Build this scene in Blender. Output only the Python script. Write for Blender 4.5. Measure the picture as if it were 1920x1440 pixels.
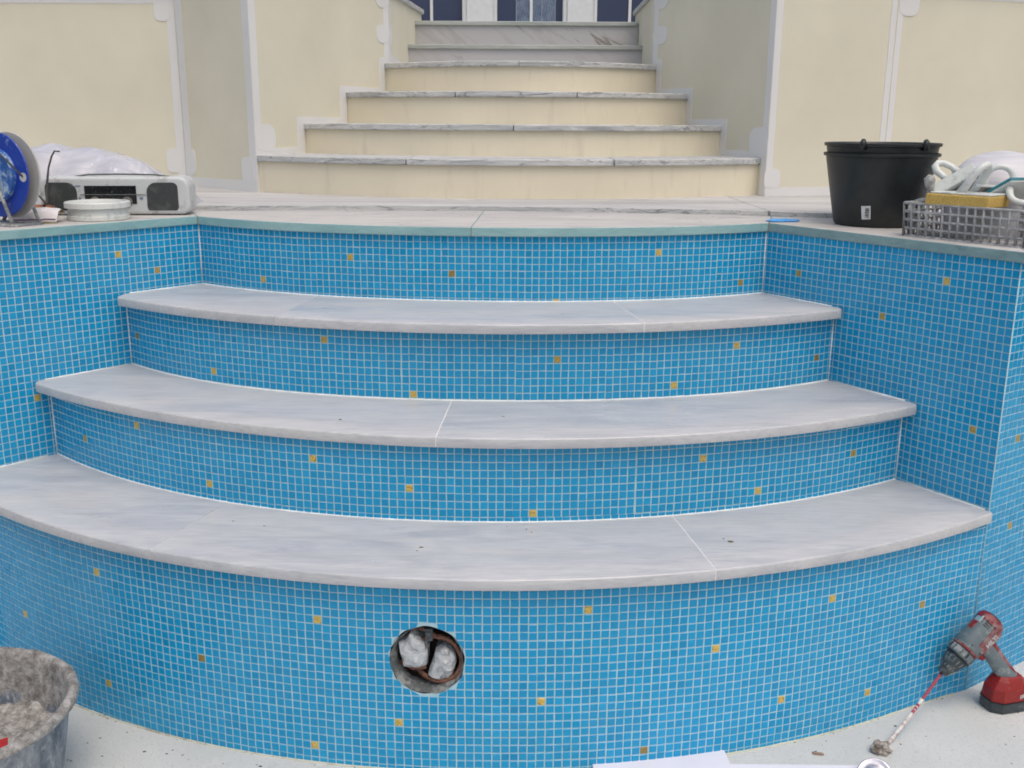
import bpy, bmesh, math, random
from mathutils import Vector, Matrix, noise as mnoise
R = math.radians
S = bpy.context.scene
for o in list(bpy.data.objects): bpy.data.objects.remove(o)
p = 0.0218                     # one mosaic pitch in metres; plans below are in pitches
Z0 = 71.05                     # camera height above the pool floor, in pitches
def W(x, y, z): return Vector((x*p, y*p, (z+Z0)*p))

# ---------------- camera, sky, sun, exposure ----------------
cam = bpy.data.objects.new('camera', bpy.data.cameras.new('camera')); S.collection.objects.link(cam)
cam.data.sensor_width = 36; cam.data.lens = 1894.66/1920*36; cam.data.clip_start = .02; cam.data.clip_end = 500
cam.matrix_world = Matrix.Translation(W(0, 0, 0)) @ Matrix.Rotation(math.pi/2-.2546, 4, 'X') @ Matrix.Rotation(.0058, 4, 'Z')
S.camera = cam
w = bpy.data.worlds.new('World'); S.world = w; w.use_nodes = True
nt = w.node_tree; bg = nt.nodes['Background']
SUN_EL, SUN_AZ = 66, 151         # azimuth from +Y towards +X
sky = nt.nodes.new('ShaderNodeTexSky'); sky.sky_type = 'NISHITA'; sky.sun_disc = False
sky.sun_elevation = R(SUN_EL); sky.sun_rotation = R(SUN_AZ)
sky.air_density = 1.5; sky.dust_density = 6; sky.ozone_density = 1.0
nt.links.new(sky.outputs[0], bg.inputs[0]); bg.inputs[1].default_value = .15
sun = bpy.data.objects.new('sun', bpy.data.lights.new('sun', 'SUN')); S.collection.objects.link(sun)
sun.data.energy = .5; sun.data.angle = R(35); sun.data.color = (1, .96, .9)
sd = Vector((math.sin(R(SUN_AZ))*math.cos(R(SUN_EL)), math.cos(R(SUN_AZ))*math.cos(R(SUN_EL)), math.sin(R(SUN_EL))))
sun.rotation_euler = sd.to_track_quat('Z', 'Y').to_euler()
S.view_settings.view_transform = 'Standard'; S.view_settings.look = 'None'; S.view_settings.gamma = 1
S.view_settings.exposure = .1
S.render.engine = 'CYCLES'; S.cycles.filter_width = 1.8
S.render.resolution_x = 1024; S.render.resolution_y = 768

# ---------------- materials ----------------
class N:
    def __init__(s, name, rough=.6, col=(.5, .5, .5), metal=0, **kw):
        s.m = bpy.data.materials.new(name); s.m.use_nodes = True; s.t = s.m.node_tree
        s.b = s.t.nodes['Principled BSDF']; s.b.inputs['Roughness'].default_value = rough
        s.b.inputs['Base Color'].default_value = (*col, 1); s.b.inputs['Metallic'].default_value = metal
        for k, v in kw.items(): s.b.inputs[k.replace('_', ' ')].default_value = v
        s.co = None
    def n(s, t, **kw):
        x = s.t.nodes.new(t)
        for k, v in kw.items():
            if k.startswith('i_'):
                key = k[2:]; key = int(key) if key.isdigit() else key.replace('_', ' ')
                x.inputs[key].default_value = v
            else: setattr(x, k, v)
        return x
    def l(s, a, b): s.t.links.new(a, b)
    def coord(s, scale=(1, 1, 1), rot=(0, 0, 0)):
        tc = s.n('ShaderNodeTexCoord'); mp = s.n('ShaderNodeMapping'); mp.inputs['Scale'].default_value = scale
        mp.inputs['Rotation'].default_value = rot
        oi = s.n('ShaderNodeObjectInfo'); mu = s.n('ShaderNodeMath', operation='MULTIPLY', i_1=37.0)
        s.l(oi.outputs['Random'], mu.inputs[0]); s.l(mu.outputs[0], mp.inputs['Location'])
        s.l(tc.outputs['Object'], mp.inputs['Vector']); return mp.outputs[0]
    def noise(s, v, scale, detail=4, rough=.55, dist=0):
        x = s.n('ShaderNodeTexNoise', i_Scale=scale, i_Detail=detail, i_Roughness=rough, i_Distortion=dist)
        s.l(v, x.inputs['Vector']); return x.outputs['Fac']
    def ramp(s, fac, stops):
        x = s.n('ShaderNodeValToRGB'); e = x.color_ramp.elements
        while len(e) < len(stops): e.new(.5)
        for a, (q, c) in zip(e, stops): a.position = q; a.color = (*c, 1) if len(c) == 3 else c
        s.l(fac, x.inputs[0]); return x.outputs[0]
    def mix(s, fac, a, b, mode='MIX'):
        x = s.n('ShaderNodeMix', data_type='RGBA', blend_type=mode)
        for sock, v in ((x.inputs[0], fac), (x.inputs[6], a), (x.inputs[7], b)):
            if isinstance(v, (int, float)): sock.default_value = v
            elif isinstance(v, tuple): sock.default_value = (*v, 1)
            else: s.l(v, sock)
        return x.outputs[2]
    def col(s, c): s.l(c, s.b.inputs['Base Color'])
    def bump(s, h, st=.3, d=.001):
        x = s.n('ShaderNodeBump', i_Strength=st, i_Distance=d); s.l(h, x.inputs['Height']); s.l(x.outputs[0], s.b.inputs['Normal'])
def simple(name, col, rough=.5, metal=0, var=.12, sc=40, bump=0, **kw):
    k = N(name, rough, col, metal, **kw); v = k.coord(); f = k.noise(v, sc, 5)
    k.col(k.ramp(f, [(.3, tuple(c*(1-var) for c in col)), (.7, tuple(min(1, c*(1+var)) for c in col))]))
    if bump: k.bump(f, bump, .002)
    return k.m
def worn(name, col, dirt, amount=.5, rough=.5, sc=60, metal=0, bump=.2, lo=None):
    k = N(name, rough, col, metal); v = k.coord()
    f = k.noise(v, sc, 8, .65); g = k.noise(v, sc*.2, 3)
    a = k.n('ShaderNodeMix'); a.inputs[0].default_value = .45; k.l(f, a.inputs[2]); k.l(g, a.inputs[3])
    t = (.68-amount*.3)*2
    k.col(k.mix(k.ramp(a.outputs[0], [(max(0, (t-.08)/2), (0, 0, 0)), ((t+.12)/2, (1, 1, 1))]), col, dirt)); 
    if bump: k.bump(f, bump, .002)
    return k.m
# mosaic tiles: the colour of each tile sits in the mesh attribute "tone"
def tile_mat(name, c0, c1, gold=False):
    k = N(name, .16); k.b.inputs['Specular IOR Level'].default_value = .34; at = k.n('ShaderNodeAttribute', attribute_name='tone')
    v = k.coord()
    if gold:
        f = k.noise(v, 260, 4, .6)
        c = k.ramp(f, [(.34, (.14, .085, .02)), (.43, (.50, .35, .08)), (.6, (.68, .50, .16))]); 
        c = k.mix(at.outputs['Fac'], k.mix(.7, c, (.09, .07, .03)), c)
        k.b.inputs['Metallic'].default_value = .2; k.b.inputs['Roughness'].default_value = .33
        k.col(c); return k.m
    c = k.ramp(at.outputs['Fac'], [(0, c0), (1, c1)])
    f = k.noise(v, 5, 5, .6); g = k.noise(v, 900, 2)
    c = k.mix(k.ramp(f, [(.5, (0, 0, 0)), (.75, (.16, .16, .16))]), c, (.12, .40, .60))
    c = k.mix(k.ramp(g, [(.62, (0, 0, 0)), (.78, (.35, .35, .35))]), c, (.35, .5, .6))
    k.col(c); r = k.ramp(f, [(.35, (.1, .1, .1)), (.7, (.3, .3, .3))]); k.l(r, k.b.inputs['Roughness'])
    return k.m
M = {}
M['blue'] = tile_mat('blue_glass_tile', (.004, .230, .460), (.008, .322, .605))
M['gold'] = tile_mat('gold_tile', None, None, True)
k = N('tile_grout', .85); v = k.coord(); f = k.noise(v, 30, 6, .6)
k.col(k.ramp(f, [(.3, (.30, .49, .57)), (.7, (.44, .60, .66))])); k.bump(k.noise(v, 400, 3), .3, .0006); M['grout'] = k.m
M['faint'] = simple('faint_joint', (.52, .53, .55), .6, var=.05)
M['joint'] = simple('pale_joint', (.72, .72, .71), .7, var=.08)
k = N('white_caulk', .6); v = k.coord(); f = k.noise(v, 25, 5)
k.col(k.ramp(f, [(.3, (.62, .68, .70)), (.65, (.82, .86, .87))])); M['caulk'] = k.m
def marble(name, base, vein, tint, sc=3.0, amount=1.0, rough=.25, stretch=(1, 5, 5), rot=(0, 0, .06), specks=True, dark=None):
    k = N(name, rough); v = k.coord(stretch, rot)
    f = k.noise(v, sc, 9, .62, 1.2); g = k.noise(v, sc*.45, 5, .5, .6); h = k.noise(v, sc*5, 8, .7, .4)
    c = k.mix(k.ramp(f, [(.44, (0, 0, 0)), (.70, (amount, amount, amount))]), base, vein)
    c = k.mix(k.ramp(g, [(.42, (0, 0, 0)), (.66, (.7, .7, .7))]), c, tint)
    c = k.mix(k.ramp(h, [(.45, (0, 0, 0)), (.75, (.35, .35, .35))]), c, vein)
    if dark:
        d = k.n('ShaderNodeTexNoise', i_Scale=sc*.8, i_Detail=6, i_Roughness=.5, i_Distortion=1.5); k.l(v, d.inputs['Vector'])
        c = k.mix(k.ramp(d.outputs['Fac'], [(.485, (0, 0, 0)), (.5, (.9, .9, .9)), (.515, (0, 0, 0))]), c, dark)
    fs = k.noise(k.coord(tuple(q*(1 if i_ == 0 else 3.2) for i_, q in enumerate(stretch)), rot), sc*5, 6, .6, .2)
    c = k.mix(k.ramp(fs, [(.46, (0, 0, 0)), (.68, (.42, .42, .42))]), c, tuple(q*.86 for q in vein))
    if specks:
        tc = k.coord(); s1 = k.noise(tc, 120, 2, .5)
        c = k.mix(k.ramp(s1, [(.74, (0, 0, 0)), (.80, (.5, .5, .5))]), c, tuple(q*.5 for q in base))
    k.col(c); k.bump(h, .05, .001)
    k.l(k.ramp(g, [(.3, (rough*.7,)*3), (.7, (rough*1.5,)*3)]), k.b.inputs['Roughness'])
    return k.m
M['tread'] = marble('pale_marble', (.51, .515, .535), (.33, .35, .39), (.53, .525, .52), 2.6, .75, .3, stretch=(1, 4.5, 4.5))
M['coptop'] = marble('pink_white_marble', (.54, .525, .51), (.32, .315, .315), (.57, .545, .52), 3, .7, .55, stretch=(.5, 3.5, 3.5), dark=(.34, .33, .34))
M['copface'] = marble('stained_marble', (.235, .43, .45), (.17, .31, .33), (.33, .50, .50), 4, .8, .6, stretch=(1.4, 3, 8))
M['copface_grey'] = marble('grey_stained_marble', (.21, .34, .35), (.14, .22, .24), (.30, .42, .42), 4, .8, .6, stretch=(1.4, 3, 8))
M['terrace'] = marble('grey_banded_marble', (.555, .55, .54), (.25, .25, .265), (.56, .55, .54), 2.6, 1.0, .6, stretch=(.3, 4, 4), rot=(0, 0, -.05), dark=(.30, .31, .33))
M['edge'] = marble('weathered_marble_edge', (.60, .60, .595), (.20, .22, .24), (.50, .51, .50), 2.8, .8, .6, stretch=(.8, 4, 8), rot=(0, .12, 0), dark=(.14, .15, .17))
M['edge_green'] = marble('green_weathered_marble', (.42, .44, .43), (.20, .245, .22), (.44, .44, .42), 3, .9, .6, stretch=(.8, 4, 8))
# marble riser plates with diagonal brown veins
k = N('veined_marble_riser', .35); v0 = k.coord((1, 1, 1), (0, -.62, 0)); mp2 = k.n('ShaderNodeMapping'); mp2.inputs['Scale'].default_value = (.55, 1, 4.5); k.l(v0, mp2.inputs['Vector']); v = mp2.outputs[0]; f = k.noise(v, 3.2, 8, .6, 1.0); g = k.noise(v, 1.4, 3)
c = k.mix(k.ramp(f, [(.55, (0, 0, 0)), (.72, (.7, .7, .7))]), (.44, .43, .44), (.30, .285, .27)); c = k.mix(k.ramp(f, [(.33, (.8, .8, .8)), (.37, (0, 0, 0))]), c, (.19, .17, .14)); k.col(c); M['veined'] = k.m
def plaster(name, base, dark, grime=(.36, .33, .27), streak=.35):
    k = N(name, .9); v = k.coord(); f = k.noise(v, 2.5, 5); g = k.noise(v, 240, 4, .7)
    c = k.ramp(f, [(.3, dark), (.7, base)])
    u = k.coord((7, 7, 1.1)) if streak > .1 else k.coord((1, 1, 1.6)); s1 = k.noise(u, 3, 8, .68)
    c = k.mix(k.ramp(s1, [(.56, (0, 0, 0)), (.78, (streak,)*3)]), c, grime)
    c = k.mix(k.ramp(g, [(.35, (.10,)*3), (.6, (0, 0, 0))]), c, dark); k.col(c); k.bump(g, .55, .0015); return k.m
M['plaster'] = plaster('cream_plaster', (.70, .665, .54), (.63, .595, .48), streak=.05)
M['plaster_riser'] = plaster('cream_plaster_riser', (.74, .675, .53), (.67, .61, .48), grime=(.33, .30, .25), streak=.30)
M['white'] = plaster('white_primer', (.71, .705, .70), (.67, .665, .655), streak=.0)
k = N('pool_floor_paint', .75); v = k.coord(); f = k.noise(v, 3, 6, .6); g = k.noise(v, 130, 6, .7); h = k.noise(k.coord((1, 2.4, 1), (0, 0, .5)), 60, 3, .5)
c = k.ramp(f, [(.3, (.53, .545, .54)), (.7, (.61, .615, .605))])
c = k.mix(k.ramp(g, [(.34, (.6,)*3), (.47, (0, 0, 0))]), c, (.40, .43, .43))
c = k.mix(k.ramp(h, [(.69, (0, 0, 0)), (.76, (.7,)*3)]), c, (.30, .29, .27)); k.col(c); k.bump(g, .8, .004); M['floor'] = k.m
M['frame'] = simple('white_paint', (.66, .67, .69), .4, var=.05)
k = N('window_glass', .06, (.018, .03, .085)); v = k.coord(); f = k.noise(v, 1.5, 3); k.col(k.ramp(f, [(.3, (.022, .035, .085)), (.7, (.04, .055, .12))])); M['glass'] = k.m
k = N('lace_curtain', .8); v = k.coord((60, 1, 14)); ck = k.n('ShaderNodeTexChecker', i_Scale=2.0); k.l(v, ck.inputs['Vector']); f = k.noise(k.coord(), 30, 4)
c = k.mix(.5, k.ramp(f, [(.35, (.09, .13, .22)), (.65, (.26, .32, .42))]), (.12, .16, .26)); k.col(k.mix(.28, c, ck.outputs['Color'], 'MULTIPLY')); M['curtain'] = k.m

# ---------------- mesh helpers (geometry given in pitches, world frame) ----------------
def tag(o, label=None, cat=None, group=None, kind=None):
    if label: o['label'] = label
    if cat: o['category'] = cat
    if group: o['group'] = group
    if kind: o['kind'] = kind
    return o
def empty(name, loc, label, cat, group=None):
    o = bpy.data.objects.new(name, None); S.collection.objects.link(o); o.location = loc; o.empty_display_size = .05
    return tag(o, label, cat, group)
def org(o):
    v = Vector((0, 0, 0))
    while o: v += o.location; o = o.parent
    return v
class MB:
    def __init__(s): s.v = []; s.f = []; s.mi = []; s.tone = []
    def add(s, vs, fs, mi=0, tone=0):
        b = len(s.v); s.v += [Vector(q) for q in vs]
        for f in fs: s.f.append([b+i for i in f]); s.mi.append(mi); s.tone.append(tone)
    def box(s, a, b, mi=0):
        (x0, y0, z0), (x1, y1, z1) = a, b
        s.add([(x, y, z) for z in (z0, z1) for (x, y) in ((x0, y0), (x1, y0), (x1, y1), (x0, y1))],
              [(0, 3, 2, 1), (4, 5, 6, 7), (0, 1, 5, 4), (1, 2, 6, 5), (2, 3, 7, 6), (3, 0, 4, 7)], mi)
    def obox(s, c, ax, ay, az, mi=0):           # oriented box: centre and three half-axis vectors
        c, ax, ay, az = map(Vector, (c, ax, ay, az))
        s.add([c+ax*i+ay*j+az*k for k in (-1, 1) for (i, j) in ((-1, -1), (1, -1), (1, 1), (-1, 1))],
              [(0, 3, 2, 1), (4, 5, 6, 7), (0, 1, 5, 4), (1, 2, 6, 5), (2, 3, 7, 6), (3, 0, 4, 7)], mi)
    def prism(s, poly, z0, z1, mi=0, side_mi=None):
        n = len(poly); s.add([(x, y, z0) for x, y in poly]+[(x, y, z1) for x, y in poly], [list(range(n))[::-1], list(range(n, 2*n))], mi)
        b = len(s.v)-2*n
        for i in range(n):
            j = (i+1) % n; s.f.append([b+i, b+j, b+n+j, b+n+i]); s.mi.append(mi if side_mi is None else side_mi); s.tone.append(0)
    def tube(s, pts, r, n=10, mi=0, caps=True, closed=False):
        pts = [Vector(q) for q in pts]; m = len(pts); rs = r if isinstance(r, (list, tuple)) else [r]*m
        up = None; rings = []
        for i in range(m):
            a = pts[(i-1) % m] if (closed or i > 0) else pts[i]; c = pts[(i+1) % m] if (closed or i < m-1) else pts[i]
            t = (c-a).normalized()
            if up is None: up = Vector((0, 0, 1)) if abs(t.z) < .9 else Vector((1, 0, 0))
            u = (up-t*up.dot(t)).normalized(); up = u; w_ = t.cross(u)
            rings.append([pts[i]+(u*math.cos(2*math.pi*k/n)+w_*math.sin(2*math.pi*k/n))*rs[i] for k in range(n)])
        fs = []
        for i in range(m if closed else m-1):
            j = (i+1) % m
            for k in range(n): fs.append((i*n+k, i*n+(k+1) % n, j*n+(k+1) % n, j*n+k))
        if caps and not closed: fs += [tuple(range(n))[::-1], tuple(range((m-1)*n, m*n))]
        s.add([q for rg in rings for q in rg], fs, mi)
    def lathe(s, prof, o, ax=(0, 0, 1), n=40, mi=0, e1=None, wob=None):   # prof: (radius, height) along axis
        ax = Vector(ax).normalized(); o = Vector(o); u = Vector(e1) if e1 else (Vector((1, 0, 0)) if abs(ax.x) < .9 else Vector((0, 1, 0)))
        u = (u-ax*u.dot(ax)).normalized(); v = ax.cross(u); vs = []
        for i, (r, h) in enumerate(prof):
            for k in range(n):
                a = 2*math.pi*k/n; d = (u*math.cos(a)+v*math.sin(a)); q = o+d*r+ax*h
                if wob: q = q+wob(i, a, q, d)
                vs.append(q)
        fs = [(i*n+k, i*n+(k+1) % n, (i+1)*n+(k+1) % n, (i+1)*n+k) for i in range(len(prof)-1) for k in range(n)]
        if prof[0][0] < 1e-6 or True:
            if prof[0][0] > 1e-6 and prof[0] != prof[-1]: pass
        s.add(vs, fs, mi)
    def grid(s, fn, nu, nv, mi=0):
        s.add([fn(i/nu, j/nv) for j in range(nv+1) for i in range(nu+1)],
              [(j*(nu+1)+i, j*(nu+1)+i+1, (j+1)*(nu+1)+i+1, (j+1)*(nu+1)+i) for j in range(nv) for i in range(nu)], mi)
    def build(s, name, mats, parent=None, smooth=False, bevel=0, seg=2, angle=35, weld=False, loc=None):
        me = bpy.data.meshes.new(name)
        L = org(parent) if parent else (loc if loc is not None else Vector((0, 0, 0)))
        me.from_pydata([W(*q)-L for q in s.v], [], s.f)
        mats = mats if isinstance(mats, (list, tuple)) else [mats]
        for m_ in mats: me.materials.append(m_)
        me.polygons.foreach_set('material_index', s.mi)
        if any(s.tone):
            at = me.attributes.new('tone', 'FLOAT', 'FACE'); at.data.foreach_set('value', s.tone)
        bm = bmesh.new(); bm.from_mesh(me)
        if weld: bmesh.ops.remove_doubles(bm, verts=bm.verts, dist=1e-5)
        if weld or bevel: bmesh.ops.recalc_face_normals(bm, faces=bm.faces)
        bm.to_mesh(me); bm.free()
        if smooth:
            me.polygons.foreach_set('use_smooth', [True]*len(me.polygons))
            if smooth != 'all': me.set_sharp_from_angle(angle=R(angle))
        me.update(); o = bpy.data.objects.new(name, me); S.collection.objects.link(o)
        if parent: o.parent = parent
        else: o.location = L
        if bevel:
            b = o.modifiers.new('bevel', 'BEVEL'); b.width = bevel*p; b.segments = seg; b.limit_method = 'ANGLE'; b.angle_limit = R(40)
        return o

# ---------------- plan curves of the pool steps (x in pitches -> y) ----------------
def poly4(c): return lambda x: sum(k*(x/50)**(4-i) for i, k in enumerate(c))
R1 = poly4([5.16, 1.278, 11.831, -.08, 143.573]); R2 = poly4([3.896, .04, 10.668, .812, 128.762])
R3 = poly4([1.451, -.393, 12.39, 1.261, 114.115])
R4b = lambda x: 100.0068+1.0283*x/50+.2395*x*x/50+.7984*(x/50)**4
R4 = lambda x: R4b(x)-(R4b(59.86)-118.72)*max(0, (x-48)/11.86)**2
N1 = poly4([1.467, -.096, 12.752, .662, 126.813]); N2 = poly4([.866, .294, 12.425, -.114, 112.542]); N3 = poly4([.863, -.092, 11.669, 1.116, 98.243])
z0, T, z1, z2, z3 = -14.476, 1.3066, -25.1545, -35.8718, -46.9987
def zf(x, y): return -71.0474+.0064*x-.052*(y-90)           # the pool floor falls gently
class Curve:                                                # arc-length table of y = fn(x)
    def __init__(s, fn, xa, xb):
        s.fn = fn; n = 1200; s.x = [xa+(xb-xa)*i/n for i in range(n+1)]; s.s = [0]
        for i in range(n): s.s.append(s.s[-1]+math.hypot(s.x[i+1]-s.x[i], fn(s.x[i+1])-fn(s.x[i])))
        j = min(range(n+1), key=lambda i: abs(s.x[i])); k0 = s.s[j]; s.s = [q-k0 for q in s.s]; s.a, s.b = s.s[0], s.s[-1]
    def sx(s, x):
        i = min(range(len(s.x)), key=lambda i: abs(s.x[i]-x)); return s.s[i]
    def at(s, q):
        lo, hi = 0, len(s.s)-1
        q_ = min(max(q, s.a), s.b)
        while hi-lo > 1:
            m = (lo+hi)//2
            if s.s[m] <= q_: lo = m
            else: hi = m
        f = (q_-s.s[lo])/(s.s[hi]-s.s[lo]); x = s.x[lo]+f*(s.x[hi]-s.x[lo]); d = .05
        t = Vector((2*d, s.fn(x+d)-s.fn(x-d), 0)).normalized(); return Vector((x, s.fn(x), 0)), t
class Line:
    def __init__(s, a, b): s.p = Vector((*a, 0)); d = Vector((*b, 0))-s.p; s.a = 0; s.b = d.length; s.t = d.normalized()
    def at(s, q): return s.p+s.t*q, s.t
    def proj(s, x, y): return (Vector((x, y, 0))-s.p).dot(s.t)
def mosaic(name, cv, zb, zt, s_off, z_off, golds, parent, seed, hole=None, zfloor=None):
    rnd = random.Random(seed); sheets = {}; mb = MB(); g_ = .068; up = Vector((0, 0, 1))
    gold = {}
    for (s_, z_, *t) in golds: gold[(math.floor(s_-s_off), math.floor(z_-z_off))] = (t[0] if t else 1)
    for i in range(math.floor(cv.a-s_off), math.ceil(cv.b-s_off)+1):
        sa, sb = max(s_off+i+g_, cv.a), min(s_off+i+1-g_, cv.b)
        if sb-sa < .12: continue
        lift = rnd.gauss(0, .012)
        for j in range(math.floor(zb-z_off), math.ceil(zt-z_off)+1):
            za, zc = max(z_off+j+g_, zb), min(z_off+j+1-g_, zt)
            if zc-za < .1: continue
            sh = sheets.setdefault((i//15, j//15), (rnd.gauss(0, .022), rnd.gauss(0, .022), rnd.gauss(0, .07)))
            jx, jz, rot = rnd.gauss(0, .012)+sh[0], rnd.gauss(0, .012)+lift+sh[1], rnd.gauss(0, .014)
            ds = [rnd.gauss(0, .012) for _ in range(4)]
            cs, cz = (sa+sb)/2, (za+zc)/2
            def corner(u, z): return (u+jx-(z-cz)*rot, z+jz+(u-cs)*rot)
            outer = [corner(sa, za), corner(sb, za), corner(sb, zc), corner(sa, zc)]
            if hole:
                hs, hz, hr = hole
                if math.hypot(cs-hs, cz-hz) < hr*.97: continue
                q = []
                for (u, z) in outer:
                    r_ = math.hypot(u-hs, z-hz); a_ = math.atan2(z-hz, u-hs); lim = hr*(1+.03*math.sin(a_*9)+.02*math.sin(a_*17+1))
                    if r_ < lim: u, z = hs+math.cos(a_)*lim, hz+math.sin(a_)*lim
                    q.append((u, z))
                outer = q
            cu = sum(a for a, b in outer)/4; cz2 = sum(b for a, b in outer)/4
            ring0, ring1 = [], []
            for (u, z), d in zip(outer, ds):
                P, t = cv.at(u); nrm = Vector((t.y, -t.x, 0)); ring0.append(P+up*z)
                ui, zi = u+(cu-u)*.09, z+(cz2-z)*.09; P2, t2 = cv.at(ui); ring1.append(P2+up*zi+nrm*(.055+d))
            g = gold.get((i, j)); tone = min(1, max(.02, rnd.gauss(.55, .13)+sh[2]*.6)) if g is None else max(.02, g)
            if g is None and rnd.random() < .03: tone = rnd.choice((.15, .95))
            mb.add(ring0+ring1, [(4, 5, 6, 7), (0, 1, 5, 4), (1, 2, 6, 5), (2, 3, 7, 6), (3, 0, 4, 7)], 0 if g is None else 1, tone)
    return mb.build(name, [M['blue'], M['gold']], parent)
def backing(name, cv, zb, zt, parent, depth=2.0, hole=None, step=1.0, miter=(1, 1)):
    mb = MB(); n = max(1, int((cv.b-cv.a)/step)); ss = [cv.a+(cv.b-cv.a)*i/n for i in range(n+1)]; up = Vector((0, 0, 1))
    pts = [cv.at(q) for q in ss]
    if hole:
        hs, hz, hr = hole; st = .25
        ia = max(i for i, q in enumerate(ss) if q < hs-hr-1.2); ib = min(i for i, q in enumerate(ss) if q > hs+hr+1.2)
        for i in list(range(0, ia))+list(range(ib, n)):
            mb.add([pts[i][0]+up*zb, pts[i+1][0]+up*zb, pts[i+1][0]+up*zt, pts[i][0]+up*zt], [(0, 1, 2, 3)])
        a, b = ss[ia], ss[ib]; lo, hi = hz-hr-1.2, hz+hr+1.2; nn = 96
        box = lambda th: min(((b-hs) if math.cos(th) > 0 else (hs-a))/max(1e-9, abs(math.cos(th))), ((hi-hz) if math.sin(th) > 0 else (hz-lo))/max(1e-9, abs(math.sin(th))))
        angs = sorted([2*math.pi*k/nn for k in range(nn)]+[math.atan2(y-hz, x-hs) % (2*math.pi) for x in (a, b) for y in (lo, hi)])
        vs = []
        for th in angs:
            r0 = hr*(.985+.012*math.sin(th*9)+.02*mnoise.noise(Vector((math.cos(th)*4, math.sin(th)*4, 3)))); r1 = box(th)
            for r_ in (r0, r1): vs.append(cv.at(hs+r_*math.cos(th))[0]+up*(hz+r_*math.sin(th)))
        m_ = len(angs); mb.add(vs, [(2*i, 2*i+1, 2*((i+1) % m_)+1, 2*((i+1) % m_)) for i in range(m_)])
        for (c, d) in ((zb, lo), (hi, zt)):
            for i in range(ia, ib): mb.add([pts[i][0]+up*c, pts[i+1][0]+up*c, pts[i+1][0]+up*d, pts[i][0]+up*d], [(0, 1, 2, 3)])
    else:
        bk = [P-Vector((t.y, -t.x, 0))*depth for P, t in pts]
        if n == 1: t = pts[0][1]; bk = [bk[0]+t*depth*1.05*miter[0], bk[1]-t*depth*1.05*miter[1]]
        for i in range(n):
            A, B, C, D = pts[i][0], pts[i+1][0], bk[i+1], bk[i]
            mb.add([A+up*zb, B+up*zb, B+up*zt, A+up*zt, D+up*zb, C+up*zb, C+up*zt, D+up*zt], [(0, 1, 2, 3), (5, 4, 7, 6), (3, 2, 6, 7), (0, 4, 5, 1)]+([(0, 3, 7, 4)] if i == 0 else [])+([(1, 5, 6, 2)] if i == n-1 else []))
    return mb.build(name, M['grout'], parent)

# ---------------- the ground ----------------
mb = MB(); mb.grid(lambda u, v: (-250+500*u, -140+400*v, zf(-250+500*u, -140+400*v)), 100, 80)
tag(mb.build('pool_floor', M['floor'], smooth='all'), kind='structure')

# ---------------- pool side walls ----------------
WL = Line((-76.9, 126.4), (-46.6, 161.2)); WR = Line((37.2, 154.0), (59.86, 118.7)); WO = Line((59.86, 118.7), (183, 204.2)); WOL = Line((-130, 163), (-76.9, 126.4))
zc = z0-T
def pool_wall(name, cv, label, seed, golds, s_off):
    P, t = cv.at(cv.b/2); o = empty(name, W(P.x, P.y, -72.5), label, 'wall')
    b = backing('grout_bed', cv, -76, zc, o, 3, step=400)
    mosaic('tile_mosaic', cv, -75.5, zc, s_off, zc-.96, golds, o, seed)
    return o
pool_wall('pool_wall', WL, 'left side wall of the pool recess in blue mosaic, below the radio', 3, [(WL.proj(-58, 148), -19.3), (WL.proj(-53.8, 153), -22.2, .6), (WL.proj(-67.4, 137.3), -37.9)], .45)
pool_wall('pool_wall', WR, 'right side wall of the pool recess in blue mosaic, below the black buckets', 4, [(WR.proj(41.6, 147.2), -21.2, .5), (WR.proj(54.5, 127), -19.2), (WR.proj(49.9, 134.2), -25.1, .6), (WR.proj(58, 121.5), -37, .7)], WR.b % 1)
pool_wall('pool_wall', WO, 'blue mosaic wall turning right from the corner behind the drill', 5, [(WO.proj(64, 121.6)-.5, -38.2, .4), (WO.proj(64.1, 121.6), -50.6, .5)], .06)
pool_wall('pool_wall', WOL, 'blue mosaic wall running off left beyond the left corner of the steps', 6, [], 0)

# ---------------- curved pool steps ----------------
steps = empty('pool_steps', W(0, 101, -71.2), 'four curved pool steps of blue mosaic risers and pale marble treads', 'steps')
cR1, cR2, cR3, cR4 = Curve(R1, -52, 41.5), Curve(R2, -60.2, 49), Curve(R3, -69.5, 56), Curve(R4, -76.6, 59.8)
hole = (cR4.sx(-9.15), -57.65, 4.22)
def riser(cv, zb, zt, goldx, s_off, z_off, seed, hole=None, zbot=None):
    g = backing('riser', cv, zb, zt, steps, 2, hole)
    mosaic('tile_mosaic', cv, zb, zt, s_off, z_off, [(cv.sx(x), z, *t) for (x, z, *t) in goldx], g, seed, hole)
    return g
riser(cR1, z1-1, zc, [(-37.2, -23.1, .8), (-23.7, -18.9, .8), (-8.8, -20.9, .15), (6.2, -24.95), (20.8, -18), (34.1, -23.1, .3)], cR1.sx(-5.234) % 1, zc-.96, 11)
riser(cR2, z2-1, z1-T, [(-55.6, -31, .2), (-41.6, -34), (-25.2, -28.1, .7), (-13.4, -35.2), (6, -30.1, .5), (21.7, -34.1), (30, -29), (42.8, -32, .1)], cR2.sx(-4.6236) % 1, z2+.17, 12)
riser(cR3, z3-1, z2-T, [(-59.2, -43, .6), (-49.4, -39), (-38.8, -44.8), (-24.5, -39.7), (-12.5, -42.8), (2.8, -45.8), (23.6, -39.9), (31.1, -44.9), (44.4, -41.9, .5)], cR3.sx(-3.844) % 1, z3+.64, 13)
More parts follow.
